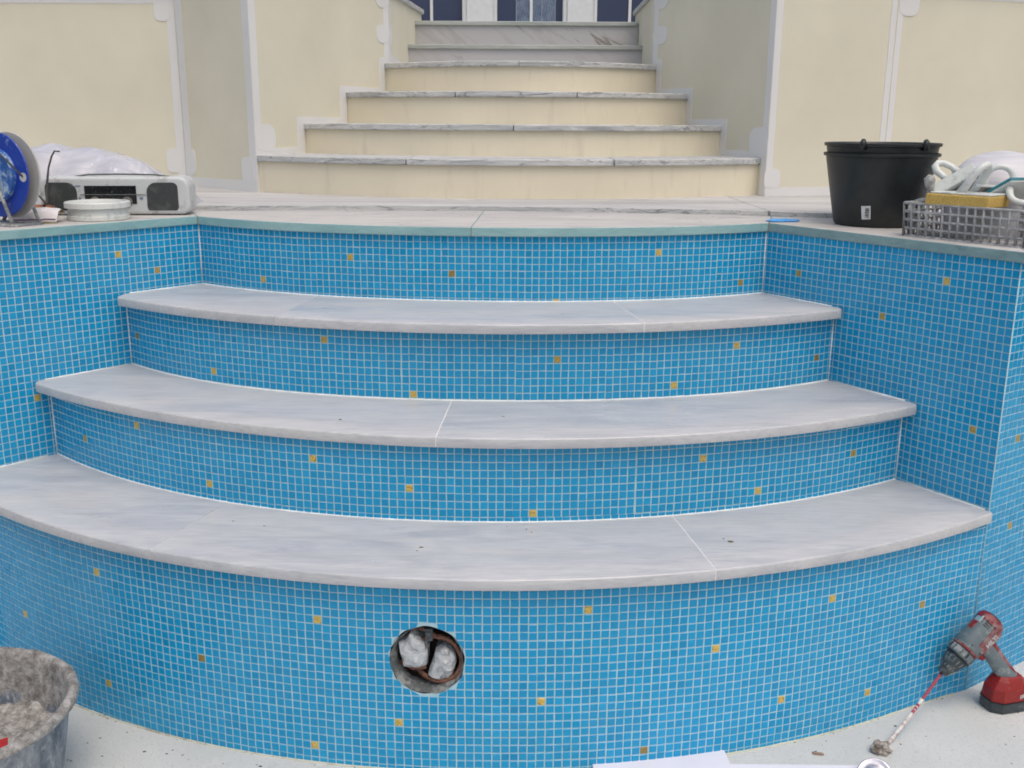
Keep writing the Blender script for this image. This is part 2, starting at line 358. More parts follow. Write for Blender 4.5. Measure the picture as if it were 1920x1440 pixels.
r4 = riser(cR4, -76, z3-T, [(-63.4, -63.1), (-50.1, -53), (-36, -60.8, .1), (-49.9, -67.7, .8), (-21.6, -54), (8.5, -52.1), (37.2, -53.8), (50.7, -57.8, .5), (23.2, -57.8), (31.4, -65.3), (44, -68.1), (3.3, -62.7), (-12.5, -65.6), (-22.4, -69.4), (15.1, -70.1, .08), (56.9, -68.4, .7)], cR4.sx(-3.045) % 1, -71.06+.95-.02, 14, hole)
def bead(pts, r, parent, mat=None, name='grout_joint'):
    mb = MB(); mb.tube([(x, y, z) for x, y, z in pts], r, 6); return mb.build(name, mat or M['caulk'], parent, smooth='all')
def tread(Nf, Rb, z, xa, xb, joints, seed):
    # joints: (x at front, x at back); a rounded front edge is swept along the nosing
    e = [(xa, xa)]+joints+[(xb, xb)]
    for i in range(len(e)-1):
        (fa, ba), (fb, bb) = e[i], e[i+1]; gap = .07
        fa += gap*(i > 0); ba += gap*(i > 0); fb -= gap*(i < len(e)-2); bb -= gap*(i < len(e)-2)
        n = max(8, int(abs(fb-fa)/1.2)); r = .22
        prof = [(0, -T+.08), (.08, -T), ] ; front = [(.10, -T), (.03, -T+.03), (0, -T+.14), (0, -r), (.04, -r*.55), (.13, -r*.2), (r, 0)]
        mb = MB(); vs = []; k = len(front)+6
        for q in range(n+1):
            u = q/n; xf = fa+(fb-fa)*u; xk = ba+(bb-ba)*u; A = Vector((xf, Nf(xf), 0)); B = Vector((xk, Rb(xk)+1.2, 0)); D = (B-A); Ln = D.length; D /= Ln
            row = [A+D*d+Vector((0, 0, z+h)) for d, h in front]
            row += [A+D*(Ln*t_)+Vector((0, 0, z)) for t_ in (.3, .6, .85, 1)]+[A+D*Ln+Vector((0, 0, z-T)), A+D*(Ln*.5)+Vector((0, 0, z-T))]
            vs += row
        fs = [(q*k+a, (q+1)*k+a, (q+1)*k+(a+1) % k, q*k+(a+1) % k) for q in range(n) for a in range(k)]
        fs += [tuple(range(k)), tuple(range(n*k, n*k+k))[::-1]]
        mb.add(vs, fs); o = mb.build('tread_slab', M['tread'], steps, smooth=True, angle=30, weld=True)
        if i < len(e)-2:
            xf, xk = joints[i]; A = Vector((xf, Nf(xf)+.03, z-.03)); B = Vector((xk, Rb(xk)+1, z-.03)); d = (B-A).normalized(); sd_ = Vector((-d.y, d.x, 0))*.1
            m2 = MB(); m2.add([A-sd_, A+sd_, B+sd_, B-sd_, A-sd_-Vector((0, 0, T-.1)), A+sd_-Vector((0, 0, T-.1)), B+sd_-Vector((0, 0, T-.1)), B-sd_-Vector((0, 0, T-.1))], [(0, 3, 2, 1), (4, 5, 6, 7), (0, 1, 5, 4), (1, 2, 6, 5), (2, 3, 7, 6), (3, 0, 4, 7)])
            m2.build('grout_joint', M['faint'] if (seed, i) in ((3, 0), (1, 0)) else M['joint'], o)
tread(N1, R1, z1, -57.6, 45.95, [(-31.4, -28.6), (17.1, 14.4)], 1)
tread(N2, R2, z2, -66.8, 53.25, [(-8.9, -7.9)], 2)
tread(N3, R3, z3, -76.4, 60.02, [(-40.8, -35.6), (22.3, 19.7)], 3)
for fn, z, xa, xb in ((R1, z1, -49.6, 38.6), (R2, z2, -58, 46.4), (R3, z3, -66.8, 53.4)):
    bead([(x, fn(x)-.02, z+.03) for x in [xa+(xb-xa)*i/60 for i in range(61)]], .14, steps)
for cv, q0, q1, z in ((WL, -57.1, -49, z1), (WL, -66.2, -58, z2), (WL, -74.6, -66.8, z3), (WR, 38, 45.2, z1), (WR, 46, 52.5, z2), (WR, 53, 59.6, z3)):
    f = lambda x, c=cv: (c.p+c.t*((x-c.p.x)/c.t.x)).y
    bead([(q0, f(q0)-.02, z+.02), (q1, f(q1)-.02, z+.02)], .13, steps)
def seamx(fn, cv):
    best = min([(abs(fn(x)-(cv.p+cv.t*((x-cv.p.x)/cv.t.x)).y), x) for x in [cv.p.x+(cv.t.x*cv.b)*i/400 for i in range(401)]]); return best[1]
for cv in (WL, WR):
    for fn, za, zb_ in ((R1, z1, zc), (R2, z2, z1-T), (R3, z3, z2-T)):
        x = seamx(fn, cv); bead([(x, fn(x)-.08, za), (x, fn(x)-.08, zb_)], .13, steps)
bead([(59.86, 118.66, -75), (59.86, 118.66, zc)], .1, steps, M['grout'])
xs_ = [-72+130*i/90 for i in range(91)]
mb = MB(); mb.tube([(x, R4(x)-.1, zf(x, R4(x))+.02) for x in xs_], [.17+.07*mnoise.noise(Vector((x*.7, 1, 1))) for x in xs_], 6); mb.build('base_joint', worn('yellowed_joint', (.50, .52, .44), (.30, .30, .25), .4, .95, 80, bump=.4), steps, smooth='all')
# light niche behind the round hole in the lowest riser
Pn, tn = cR4.at(hole[0]); nn = Vector((tn.y, -tn.x, 0)); C0 = Pn+Vector((0, 0, hole[1]))
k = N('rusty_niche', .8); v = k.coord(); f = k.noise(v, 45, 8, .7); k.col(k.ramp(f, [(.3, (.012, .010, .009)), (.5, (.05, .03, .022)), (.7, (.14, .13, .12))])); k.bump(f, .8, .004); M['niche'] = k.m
k = N('rusty_conduit', .65); v = k.coord(); f = k.noise(v, 60, 8, .7); k.col(k.ramp(f, [(.35, (.035, .018, .012)), (.55, (.17, .07, .04)), (.75, (.28, .20, .17))])); k.bump(f, .6, .003); M['rust'] = k.m
M['mortar_edge'] = worn('broken_mortar', (.09, .10, .105), (.25, .26, .26), .55, .95, 90, bump=.6)
mb = MB()
def wobn(a_): return lambda i, a, q, d: d*(mnoise.noise(q*.9)*a_)
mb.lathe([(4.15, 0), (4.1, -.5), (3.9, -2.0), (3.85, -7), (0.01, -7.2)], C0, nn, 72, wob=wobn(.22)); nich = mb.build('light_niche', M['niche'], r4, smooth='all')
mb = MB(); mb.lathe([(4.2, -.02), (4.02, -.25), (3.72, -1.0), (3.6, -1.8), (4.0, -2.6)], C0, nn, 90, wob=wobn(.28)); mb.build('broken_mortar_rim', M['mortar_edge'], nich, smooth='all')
e1 = tn; upv = Vector((0, 0, 1))
def hp(a, b, c): return C0+e1*a+upv*b+nn*c
mb = MB(); mb.tube([hp(1.05+2.7*math.cos(t_), -.35+2.75*math.sin(t_), -1.1+.35*math.cos(t_)) for t_ in [2*math.pi*i/48 for i in range(48)]], .27, 8, closed=True); mb.build('conduit_ring', M['rust'], nich, smooth='all')
mb = MB(); mb.tube([hp(-3.6+.35*i, 2.0+1.3*math.sin(i*.22), -1.1) for i in range(15)], .2, 8); mb.build('rusty_pipe', M['rust'], nich, smooth='all'); mb = MB(); mb.tube([hp(-3.2, -1.2, -1.6), hp(-1.6, -1.5, -.9), hp(-.3, -1.3, -1.0)], .28, 8); mb.build('rusty_pipe', M['rust'], nich, smooth='all')
mb = MB(); mb.obox(hp(.15, 2.75, -.9), e1*.42, upv*.75, nn*.35); mb.obox(hp(.15, 2.9, -.5), e1*.25, upv*.28, nn*.2); mb.build('clamp', simple('grey_clamp', (.06, .07, .08), .5, bump=.3), nich, bevel=.12)
# ---------------- plastic bags stuffed over the two pipe ends ----------------
k = N('crumpled_plastic', .2, (.6, .62, .64)); v = k.coord(); f = k.noise(v, 55, 4, .55, 1.5); g = k.noise(v, 18, 3); k.col(k.ramp(f, [(.3, (.46, .49, .52)), (.7, (.60, .63, .66))])); 
vo = k.n('ShaderNodeTexVoronoi', feature='DISTANCE_TO_EDGE', i_Scale=42.0); wv = k.n('ShaderNodeMix', data_type='VECTOR'); wv.inputs[0].default_value = .04
nz = k.n('ShaderNodeTexNoise', i_Scale=30.0); k.l(v, nz.inputs['Vector']); k.l(v, wv.inputs[4]); k.l(nz.outputs['Color'], wv.inputs[5]); k.l(wv.outputs[1], vo.inputs['Vector'])
k.bump(vo.outputs['Distance'], .9, .012); k.b.inputs['Transmission Weight'].default_value = .15; M['bag'] = k.m
def bag(label, pts, cz, seed, puff):
    cx_, cy_ = sum(a for a, b in pts)/len(pts), sum(b for a, b in pts)/len(pts)
    o = empty('plastic_bag', W(*hp(cx_, cy_, cz)), label, 'plastic bag', 'plastic bags tied over the pipes in the round hole')
    mb = MB(); n = len(pts)*2; ring = []
    for i in range(n):
        a = pts[i//2]; b = pts[(i//2+1) % len(pts)]; t_ = (i % 2)/2; ring.append((a[0]+(b[0]-a[0])*t_, a[1]+(b[1]-a[1])*t_))
    vs = []; rows = [(1.0, -2.6), (1.03, -1.2), (1.0, -.5), (.93, -.1), (.72, .12), (.45, .2), (.2, .25), (.01, .25)]
    for s_, h in rows:
        for (a, b) in ring:
            A_, B_ = cx_+(a-cx_)*s_, cy_+(b-cy_)*s_; cr = (mnoise.noise(Vector((A_*.8, B_*.8, seed)))*.5+abs(mnoise.noise(Vector((A_*1.7+B_*.8, B_*.5, seed+3))))*.75+.2*mnoise.noise(Vector((A_*3, B_*3, seed))))*puff
            vs.append(hp(cx_+(a-cx_)*s_, cy_+(b-cy_)*s_, cz+h+(cr if h > -1 else 0)))
    m = len(ring); mb.add(vs, [(j*m+i, j*m+(i+1) % m, (j+1)*m+(i+1) % m, (j+1)*m+i) for j in range(len(rows)-1) for i in range(m)])
    mb.build('bag_film', M['bag'], o, smooth='all'); return o
bag('square plastic bag wrapped over the left pipe in the round hole', [(-3.3, 1.7), (-2.5, 1.9), (-1.9, 3.0), (-1.2, 2.3), (-.5, 1.7), (-.1, .6), (-.2, -1.1), (-1.5, -1.45), (-2.8, -1.2), (-3.1, .4)], -.55, 1.0, .8)
bag('crumpled plastic bag stuffed over the lower right pipe in the round hole', [(.75, .5), (1.9, 1.1), (2.9, .4), (3.1, -.6), (2.7, -2.4), (1.8, -3.0), (.6, -2.7), (-.1, -2.2), (.4, -.8)], -.95, 7.0, 1.2)

# ---------------- pool coping ----------------
cop = empty('pool_coping', W(-5, 147, z0-T), 'pale marble coping with turquoise stained edge around the pool recess', 'coping')
OV = .75
def off(cv, q): P, t = cv.at(q); return (P+Vector((t.y, -t.x, 0))*OV)
CL, CR_ = (-49.3, 155.6), (38.4, 149.4)
CU = lambda x: R1(x)-OV if -46 < x < 35 else None
def c0(x):                                                  # front line of the coping over the top riser
    return R1(x)-OV
curveL = [(-48.9, c0(-48.9)+.2)]+[(x, c0(x)) for x in range(-47, -6, 3)]+[(-5.9, c0(-5.9))]
curveR = [(-5.9, c0(-5.9))]+[(x, c0(x)) for x in range(-4, 37, 3)]+[(38.2, c0(38.2)+.1)]
aL = off(WL, 0); aL2 = (-76.4, 125.2); aR2 = (60.0, 117.6)
def stone(poly, mats, label=None):
    mb = MB(); mb.prism(poly, z0-T, z0, 0, 1); o = mb.build('coping_stone', mats, cop, bevel=.12, seg=2)
    if label: o['label'] = label
    return o
g = .03
stone([(-130, 161.8), aL2, (curveL[0][0]-g, curveL[0][1]), (-57, 176), (-130, 176)], [M['coptop'], M['copface']])
stone([(curveL[0][0]+g, curveL[0][1])]+curveL[1:-1]+[(-5.9-g, curveL[-1][1]), (-4.6-g, 176), (-57+g, 176)], [M['coptop'], M['copface']])
stone([(-5.9+g, curveR[0][1])]+curveR[1:-1]+[(38.2-g, curveR[-1][1]), (45, 176), (-4.6+g, 176)], [M['coptop'], M['copface']])
stone([(38.2+g, curveR[-1][1]), (aR2[0], aR2[1]), (76, 176), (45+2*g, 176)], [M['coptop'], M['copface_grey']])
stone([(aR2[0]+2*g, aR2[1]+g*.3), (183, 203.1), (183, 260), (140, 200), (76+2*g, 176)], [M['coptop'], M['copface_grey']])
for x, y, mt in ((-48.95, c0(-48.9)+.14, 0), (38.25, c0(38.2)+.05, 0), (-5.9, c0(-5.9)+.05, 0)):
    mb = MB(); mb.box((x-.13, y, z0-T+.08), (x+.13, y+1.2, z0-.1)); mb.build('mortar_joint', simple('brown_mortar', (.22, .20, .17), .9, bump=.4), cop)

# ---------------- terrace slab ----------------
ZT = z0+.8
edge = [(-150, 168.5), (-110, 168), (-80, 167), (-50, 167.2), (-36, 168.6), (-23, 169.6), (-10, 169.8), (0, 169.3), (12, 168.3), (26, 166.4), (40.8, 163.2)]
mb = MB(); mb.prism(edge+[(40.8, 320), (-150, 320)], z0-.25, ZT, 0, 1); tag(mb.build('terrace', [M['terrace'], M['edge']], bevel=.1), kind='structure')
mb = MB(); mb.prism([(41.0, 162.6), (50.1, 160.0), (62, 158.5), (80, 162), (120, 184), (183, 234), (183, 320), (41.0, 320)], z0-.25, ZT-.02, 0, 1); tag(mb.build('terrace', [M['terrace'], M['edge']], bevel=.1), kind='structure')
mb = MB(); mb.box((-300, 175.5, z0-4), (300, 420, z0-.3)); tag(mb.build('ground', M['plaster']), kind='structure')

# ---------------- garden stairs (curved plaster risers, then two straight marble ones) ----------------
gs = empty('garden_stairs', W(0, 190, ZT), 'curved cream garden stairs with weathered marble treads leading up to the house', 'stairs')
HS = [-6.65, -.65, 5.9, 12.65]; MID = [185.2, 200, 214, 229]; XE = [(-49.4, 48.6, 199.8), (-43.0, 43.4, 214), (-36.6, 38.6, 228.3), (-30.2, 33.0, 243)]
def arcf(i):
    xa, xb, ye = XE[i]; c = (xa+xb)/2; h = (xb-xa)/2; return lambda x: MID[i]+(ye-MID[i])*((x-c)/h)**2
TH = 1.2
for i in range(4):
    fn = arcf(i); xa, xb, ye = XE[i]; zb = ZT-.3 if i == 0 else HS[i-1]-.3; z = HS[i]
    xs = [xa+(xb-xa)*q/40 for q in range(41)]
    back = (MID[i+1] if i < 3 else 272)+16*(i < 3)
    mb = MB(); mb.prism([(x, fn(x)+.75) for x in xs]+[(xb+1.5, ye+26 if i < 3 else 290), (xa-1.5, ye+26 if i < 3 else 290)], zb, z-TH)
    mb.build('riser', M['plaster_riser'], gs)
    joints = [[-19.5, 18.3], [0], [-12, 13], [1.0]][i]; e = [xa-.15]+joints+[xb+.1]
    for a, b in zip(e[:-1], e[1:]):
        a_, b_ = a+.07*(a != e[0]), b-.07*(b != e[-1]); q = [a_+(b_-a_)*t/16 for t in range(17)]
        mb = MB(); yb = ye+24 if i < 3 else 288; mb.prism([(x, fn(x)) for x in q]+[(b_, yb), (a_, yb)], z-TH, z)
        mb.build('tread_slab', M['edge'], gs, bevel=.22, seg=3)
for (za, z, y, xa, xb) in ((HS[3]-.2, 18.75, 270, -27.2, 32.9), (18.5, 25.4, 281, -26.2, 32.4)):
    mb = MB(); mb.box((xa-.4, y+.6, za), (xb+.4, y+4, z-1.1)); mb.build('marble_riser', M['veined'], gs)
    mb = MB(); yb = y+12 if z < 20 else 318; mb.box((xa-.1, y, z-1.1), (xb+.1, yb, z)); mb.build('tread_slab', M['edge_green'], gs, bevel=.2, seg=3)
# ---------------- walls beside the stairs and along the garden ----------------
def wallbody(label, poly, zt, paints, capol=None, name='garden_wall'):
    cx_, cy_ = sum(a for a, b in poly)/len(poly), sum(b for a, b in poly)/len(poly)
    o = empty(name, W(cx_, cy_, ZT), label, 'wall')
    mb = MB(); mb.prism(poly, ZT-.6, zt); body = mb.build('plaster_body', M['plaster'], o)
    if capol: mb = MB(); mb.prism(capol, zt, zt+1.2); mb.build('wall_coping', M['edge'], o, bevel=.2)
    for a, b, pieces in paints:
        A = Vector((*a, 0)); d = (Vector((*b, 0))-A).normalized(); nr = Vector((d.y, -d.x, 0))
        mb = MB()
        for pc in pieces:
            if len(pc) == 4 and not isinstance(pc[0], tuple):
                u0, u1, za, zb_ = pc; th = .07; pl = []
                for (ua, va), (ub, vb) in (((u0, za), (u1, za)), ((u1, za), (u1, zb_)), ((u1, zb_), (u0, zb_)), ((u0, zb_), (u0, za))):
                    m_ = max(1, int(math.hypot(ub-ua, vb-va)/1.1))
                    for q in range(m_):
                        uu, vv = ua+(ub-ua)*q/m_, va+(vb-va)*q/m_; pl.append((uu, vv) if q == 0 else (uu+(.13*mnoise.noise(Vector((vv*.9, uu*.9, 5))) if abs(ub-ua) < .01 else 0), vv+(.11*mnoise.noise(Vector((uu*.9, vv, 9))) if abs(vb-va) < .01 else 0)))
            else: pl = pc; th = .11
            m = len(pl); f0 = [A+d*u-nr*.1+Vector((0, 0, z)) for u, z in pl]; f1 = [A+d*u+nr*th+Vector((0, 0, z)) for u, z in pl]
            mb.add(f0+f1, [tuple(range(m, 2*m)), tuple(range(m))[::-1]]+[(q, (q+1) % m, m+(q+1) % m, m+q) for q in range(m)])
        mb.build('white_paint_band', M['white'], o)
    return o
def blob(u, z, w_, h, sq=2.6, n=18):                       # rounded patch of primer
    pts = []
    for q in range(n):
        t_ = 2*math.pi*q/n; c, s_ = math.cos(t_), math.sin(t_)
        pts.append((u+w_*math.copysign(abs(c)**(2/sq), c), z+h*math.copysign(abs(s_)**(2/sq), s_)))
    return pts
TOP = 28
C0_, C1_ = (-49.7, 200.1), (-28.9, 244.5); D1 = (-25.3, 292); B0 = (-68.6, 216.8)
Lc = math.dist(C0_, C1_); ust = [0, Lc*.32, Lc*.638, Lc*.965]
def steppieces(side):
    out = []; V = 2.5; H = 1.25
    for i in range(4):
        nx = ust[i+1] if i < 3 else Lc
        out.append((ust[i]+(0 if i else 0), nx, HS[i]-.1, HS[i]+H))
        if i < 3: out.append((nx-V, nx, HS[i]+H, HS[i+1]-.1)); 
        if i < 3: out.append((nx-V, nx, HS[i+1]-.1, HS[i+1]+H))
    return out
cl = steppieces(0)+[(0, 1.9, ZT, HS[0]-.1), (0, 1.9, HS[0]+1.25, TOP), (Lc-1.9, Lc, HS[3]+1.25, TOP)]
cl += [blob(3.2, HS[0]+3.2, 3.0, 2.6), blob(Lc-2.3, 19.0, 2.7, 2.0), blob(Lc-2.3, 27.0, 2.7, 2.4)]
Lb = math.dist(B0, C0_)
bl = [(0, Lb, ZT-.05, ZT+2.0), (Lb-2.2, Lb, ZT+2.0, TOP), (0, 2.2, ZT+2.0, TOP), blob(Lb-3.0, -9.7, 2.0, 2.6, 5), blob(1.8, -8.6, 1.9, 2.6, 4)]
Ld = math.dist(C1_, D1)
dl = [(0, 2.4, HS[3], TOP), blob(2.0, 19.0, 2.4, 2.3), [(2, HS[3]), (16, HS[3]), (10, HS[3]+1.6), (2, HS[3]+2.4)]]
wallbody('cream wall left of the garden stairs with white stepped paint band', [B0, C0_, C1_, D1, (-31.5, 292), (-35, 246), (-68.6, 246)], TOP,
         [(B0, C0_, bl), (C0_, C1_, cl), (C1_, D1, dl)], [(-68.9, 216.2), (-49.7, 199.2), (-28.2, 244.2), (-24.6, 292.4), (-32, 292.4), (-36, 246.5), (-68.9, 246.5)])
E0, E1 = (48.3, 197.2), (32.2, 244.5); F1 = (33.1, 292); G1 = (72.6, 203.5)
Le = math.dist(E0, E1)
def mirror(ps, L): return [([(L-u, z) for u, z in q][::-1] if not (len(q) == 4 and not isinstance(q[0], tuple)) else (L-q[1], L-q[0], q[2], q[3])) for q in ps]
ust = [0, Le*.36, Le*.66, Le*.965]; Lc = Le
cr = mirror(steppieces(1)+[(0, 1.9, ZT, HS[0]-.1), (0, 1.9, HS[0]+1.25, TOP), (Le-1.9, Le, HS[3]+1.25, TOP), blob(3.4, HS[0]+3.0, 3.2, 2.8), blob(Le-2.9, 19.0, 3.6, 2.0), blob(Le-2.9, 27.0, 3.6, 2.4)], Le)
Lg = math.dist(E0, G1)
br = [(0, Lg, ZT-.05, ZT+1.6), (0, 1.3, ZT+1.6, TOP), (Lg-1.1, Lg, ZT+1.6, TOP), blob(1.4, ZT+3.3, 1.7, 1.8, 4)]
Lf = math.dist(E1, F1)
dr = mirror([(0, 2.0, HS[3], TOP)], Lf)
wallbody('cream wall right of the garden stairs with white stepped paint band', [F1, E1, E0, G1, (72.6, 246), (39, 246), (38, 292)], TOP,
         [(E1, E0, cr), (E0, G1, br), (F1, E1, dr)], [(32.4, 292.4), (31.5, 244.2), (48.3, 196.3), (73, 202.8), (73, 246.5), (40, 246.5), (39, 292.4)])
wallbody('long cream garden wall at left behind the radio and cable reel', [(-170, 217.2), (-67.6, 217.2), (-67.6, 223), (-170, 223)], 24.8,
         [((-170, 217.2), (-68.9, 217.2), [(0, 101.1, 22.6, 24.8), (0, 101.1, ZT-.05, ZT+1.8), (99.4, 101.1, ZT+1.8, 22.6), blob(98.6, 21.6, 1.7, 2.4, 3), blob(98.8, -8.4, 1.6, 2.5, 4)])], [(-170, 216.3), (-68.9, 216.3), (-68.9, 224), (-170, 224)])
wallbody('long cream garden wall at right behind the black buckets', [(71.6, 203.33), (150, 226), (150, 232), (71.6, 232)], 25.2,
         [((72.9, 203.7), (150, 226), [(0, 80, 23.2, 25.2), (0, 80, ZT-.05, ZT+1.6), (0, 1.2, ZT+1.6, 23.2), blob(2.4, 22.4, 2.2, 2.6, 3)])], [(72.9, 202.6), (150, 225), (150, 233), (72.9, 233)])
# ---------------- house front behind the stairs ----------------
hs = empty('house', W(0, 318, 25.4), 'white framed house front with dark blue glass doors above the stairs', 'house')
K = 297.6/1894.66; X = lambda px: (px-960)*K*1.003; HZ0, HZ1 = 25.3, 95
mb = MB(); mb.box((-150, 330, 0), (-40, 336, HZ1)); mb.box((50, 330, 0), (160, 336, HZ1)); mb.box((-40, 340, 20), (50, 342, HZ1)); mb.box((-150, 318, HZ1), (160, 342, HZ1+6)); mb.build('wall', M['plaster'], hs)
for a, b in ((863, 928), (1051, 1115)):
    mb = MB(); mb.box((X(a), 315.6, HZ0), (X(b), 319, HZ1)); mb.box((X(a+9), 315.0, HZ0), (X(b-9), 315.6, HZ1)); mb.box((X(a+2), 315.3, HZ0), (X(a+5), 315.6, HZ1)); mb.box((X(b-5), 315.3, HZ0), (X(b-2), 315.6, HZ1)); mb.build('pilaster', M['frame'], hs)
for a, b, bars in ((700, 863, (805,)), (928, 1051, (992,)), (1115, 1290, (1177,))):
    mb = MB(); mb.box((X(a), 317.2, HZ0), (X(b), 317.5, HZ1)); win = mb.build('door_glass' if a == 928 else 'window_glass', M['glass'], hs)
    mb = MB()
    for c in bars: mb.box((X(c-2.6), 316.7, HZ0), (X(c+2.6), 317.19, HZ1))
    mb.box((X(a), 316.9, HZ0), (X(b), 317.19, HZ0+.5)); mb.box((X(a), 316.8, 60), (X(b), 317.19, 62)); mb.build('frame', M['frame'], win)
    if a == 928:
        mb = MB(); mb.box((X(964), 317.05, HZ0+.6), (X(1038), 317.18, 59.8)); mb.build('lace_curtain', M['curtain'], win)
        mb = MB()
        for c in (964, 1012, 1037): mb.box((X(c-.7), 316.95, HZ0+.6), (X(c+.7), 317.04, 59.8))
        mb.build('glazing_bar', simple('grey_glazing_bar', (.25, .29, .36), .5), win)

# =====================  things on the coping, right side  =====================
ZC = z0+.02
def frameof(c, ax):                                       # local frame on the coping: origin c, x axis direction ax (plan)
    o = Vector(c); a = Vector((*ax, 0)).normalized(); b = Vector((-a.y, a.x, 0)); return lambda x, y, z: o+a*x+b*y+Vector((0, 0, z))
M['black'] = simple('black_plastic', (.012, .016, .017), .42, var=.35, sc=30)
def bucket(name, label, cx_, cy_, zb, h, r0, r1, ear, part_group=None):
    o = empty(name, W(cx_, cy_, zb), label, 'bucket', part_group)
    mb = MB(); mb.lathe([(0.01, 0), (r0-.3, 0), (r0, .35), (r0+(r1-r0)*.5, h*.5), (r1-.12, h-.75), (r1-.1, h-.5), (r1+.22, h-.42), (r1+.28, h-.2), (r1+.25, h), (r1+.05, h+.04), (r1-.1, h-.15), (r1-.25, h-.8), (r0-.1, .7), (.01, .6)], (cx_, cy_, zb), n=72)
    b = mb.build('bucket_body', M['black'], o, smooth=True, angle=40)
    for a_ in ear:
        mb = MB(); mb.tube([(cx_+math.cos(a_)*(r1+.25), cy_+math.sin(a_)*(r1+.25), zb+h-.9), (cx_+math.cos(a_)*(r1+.3), cy_+math.sin(a_)*(r1+.3), zb+h+.1), (cx_+math.cos(a_)*(r1+.1), cy_+math.sin(a_)*(r1+.1), zb+h+.55)], [.45, .5, .28], 10); mb.build('handle_lug', M['black'], o, smooth='all')
    return o
BX, BY = 53.45, 150.4
b1 = bucket('mortar_bucket', 'lower black plastic bucket with barcode sticker, holding a second bucket', BX, BY, ZC, 10.3, 5.95, 7.8, (), 'stacked black buckets')
b2 = bucket('mortar_bucket', 'upper black plastic bucket nested inside the stickered one, only its rim showing', BX, BY, ZC+1.35, 10.35, 5.85, 7.82, (4.05, 5.15), 'stacked black buckets')
th0 = math.atan2(-1, -.62); rr = lambda z: 5.95+(7.68-5.95)*(z/9.55)+.06
def onb(u, z): a_ = th0+u/6.3; q = rr(z); return Vector((BX+math.cos(a_)*q, BY+math.sin(a_)*q, ZC+z))
mb = MB(); mb.grid(lambda u, v: onb(-.62+1.24*u+.12*(v-.5)*-1, 1.15+1.9*v+.1*u), 6, 1); st = mb.build('barcode_sticker', simple('sticker_paper', (.62, .64, .66), .6), b1)
mb = MB(); rnd = random.Random(4); q = 1.45
while q < 2.75:
    d = rnd.choice((.05, .09, .13)); mb.grid(lambda u, v, q=q, d=d: onb(-.12+.55*u, q+d*v)+Vector((-.01, -.03, 0)), 3, 1); q += d+rnd.choice((.05, .08))
mb.build('barcode', simple('print_black', (.03, .03, .035), .6), st)
# blue rag
k = N('blue_cloth', .85); v = k.coord(); f = k.noise(v, 60, 5); k.col(k.ramp(f, [(.3, (.05, .26, .62)), (.7, (.12, .42, .80))])); k.bump(k.noise(v, 500, 2), .4, .001); M['bluecloth'] = k.m
def crumple(name, mat, label, cat, cx_, cy_, zb, rx, ry, h, seed, rot=0, nu=34, nv=26, fold=1.0, mats2=None):
    mb = MB(); ca, sa = math.cos(rot), math.sin(rot)
    def f(u, v, top=True):
        a = u*2*math.pi; r = v; ex = 1+.22*mnoise.noise(Vector((math.cos(a)*1.4+seed, math.sin(a)*1.4, 0)))*2
        x, y = math.cos(a)*rx*r*ex, math.sin(a)*ry*r*ex
        rg = abs(mnoise.noise(Vector((x*.75*fold, y*1.1*fold, seed))))*1.6+.5*mnoise.noise(Vector((x*2, y*2, seed+5)))
        z = h*(.32+rg)*max(0, 1-r**3)+.10
        return Vector((cx_+x*ca-y*sa, cy_+x*sa+y*ca, zb+(z if top else max(0, z-.12)-.0)))
    mb.grid(lambda u, v: f(u, v), nu, nv); mb.grid(lambda u, v: f(1-u, v, False), nu, nv)
    o = mb.build(name, mat, loc=W(cx_, cy_, zb), smooth=True, angle=60, weld=True); return tag(o, label, cat)
crumple('cloth', M['bluecloth'], 'small flat blue rag lying on the coping joint left of the black buckets', 'rag', 41.2, 154.6, ZC, 2.9, 1.6, .26, 3.3, .25, fold=.7)
# lattice basket
M['basket'] = worn('cement_grey_plastic', (.29, .295, .305), (.46, .46, .455), .5, .7, 120, bump=.4)
bf = frameof((51.9, 134.9, ZC), (60.6-51.9, 122.9-134.9)); BLn, BD, BH = 16.2, 9.5, 4.35
bo = empty('lattice_basket', W(*bf(BLn/2, BD/2, 0)), 'grey plastic lattice basket smeared with cement beside the buckets', 'basket')
def lat(fn, nu, nz, L, H, mb, r=.13):                      # fn(u, z) -> point
    for i in range(nu+1):
        u = L*i/nu; mb.tube([fn(u, 0), fn(u, H*.5), fn(u, H)], [r*1.35, r*1.1, r], 6)
    for j in range(nz+1):
        z = H*j/nz; mb.tube([fn(L*i/12, z) for i in range(13)], r*1.05 if j else r*1.5, 6)
flare = lambda z: .16*z
for nm, fn, L, nu in (('side_lattice', lambda u, z: bf(u+flare(z)*(u/BLn-.5)*.6, -flare(z)*.4, z), BLn, 15), ('side_lattice', lambda u, z: bf(u+flare(z)*(u/BLn-.5)*.6, BD+flare(z)*.4, z), BLn, 15),
                      ('end_lattice', lambda u, z: bf(-flare(z)*.3, u+flare(z)*(u/BD-.5)*.8, z), BD, 9), ('end_lattice', lambda u, z: bf(BLn+flare(z)*.3, u+flare(z)*(u/BD-.5)*.8, z), BD, 9)):
    mb = MB(); lat(fn, nu, 4, L, BH, mb, .17); mb.build(nm, M['basket'], bo, smooth='all')
mb = MB(); nb = 12
for i in range(16): mb.tube([bf(BLn*i/15, BD*t_/4, .12) for t_ in range(5)], .16, 6)
for j in range(10): mb.tube([bf(BLn*t_/6, BD*j/9, .12) for t_ in range(7)], .16, 6)
mb.build('base_lattice', M['basket'], bo, smooth='all')
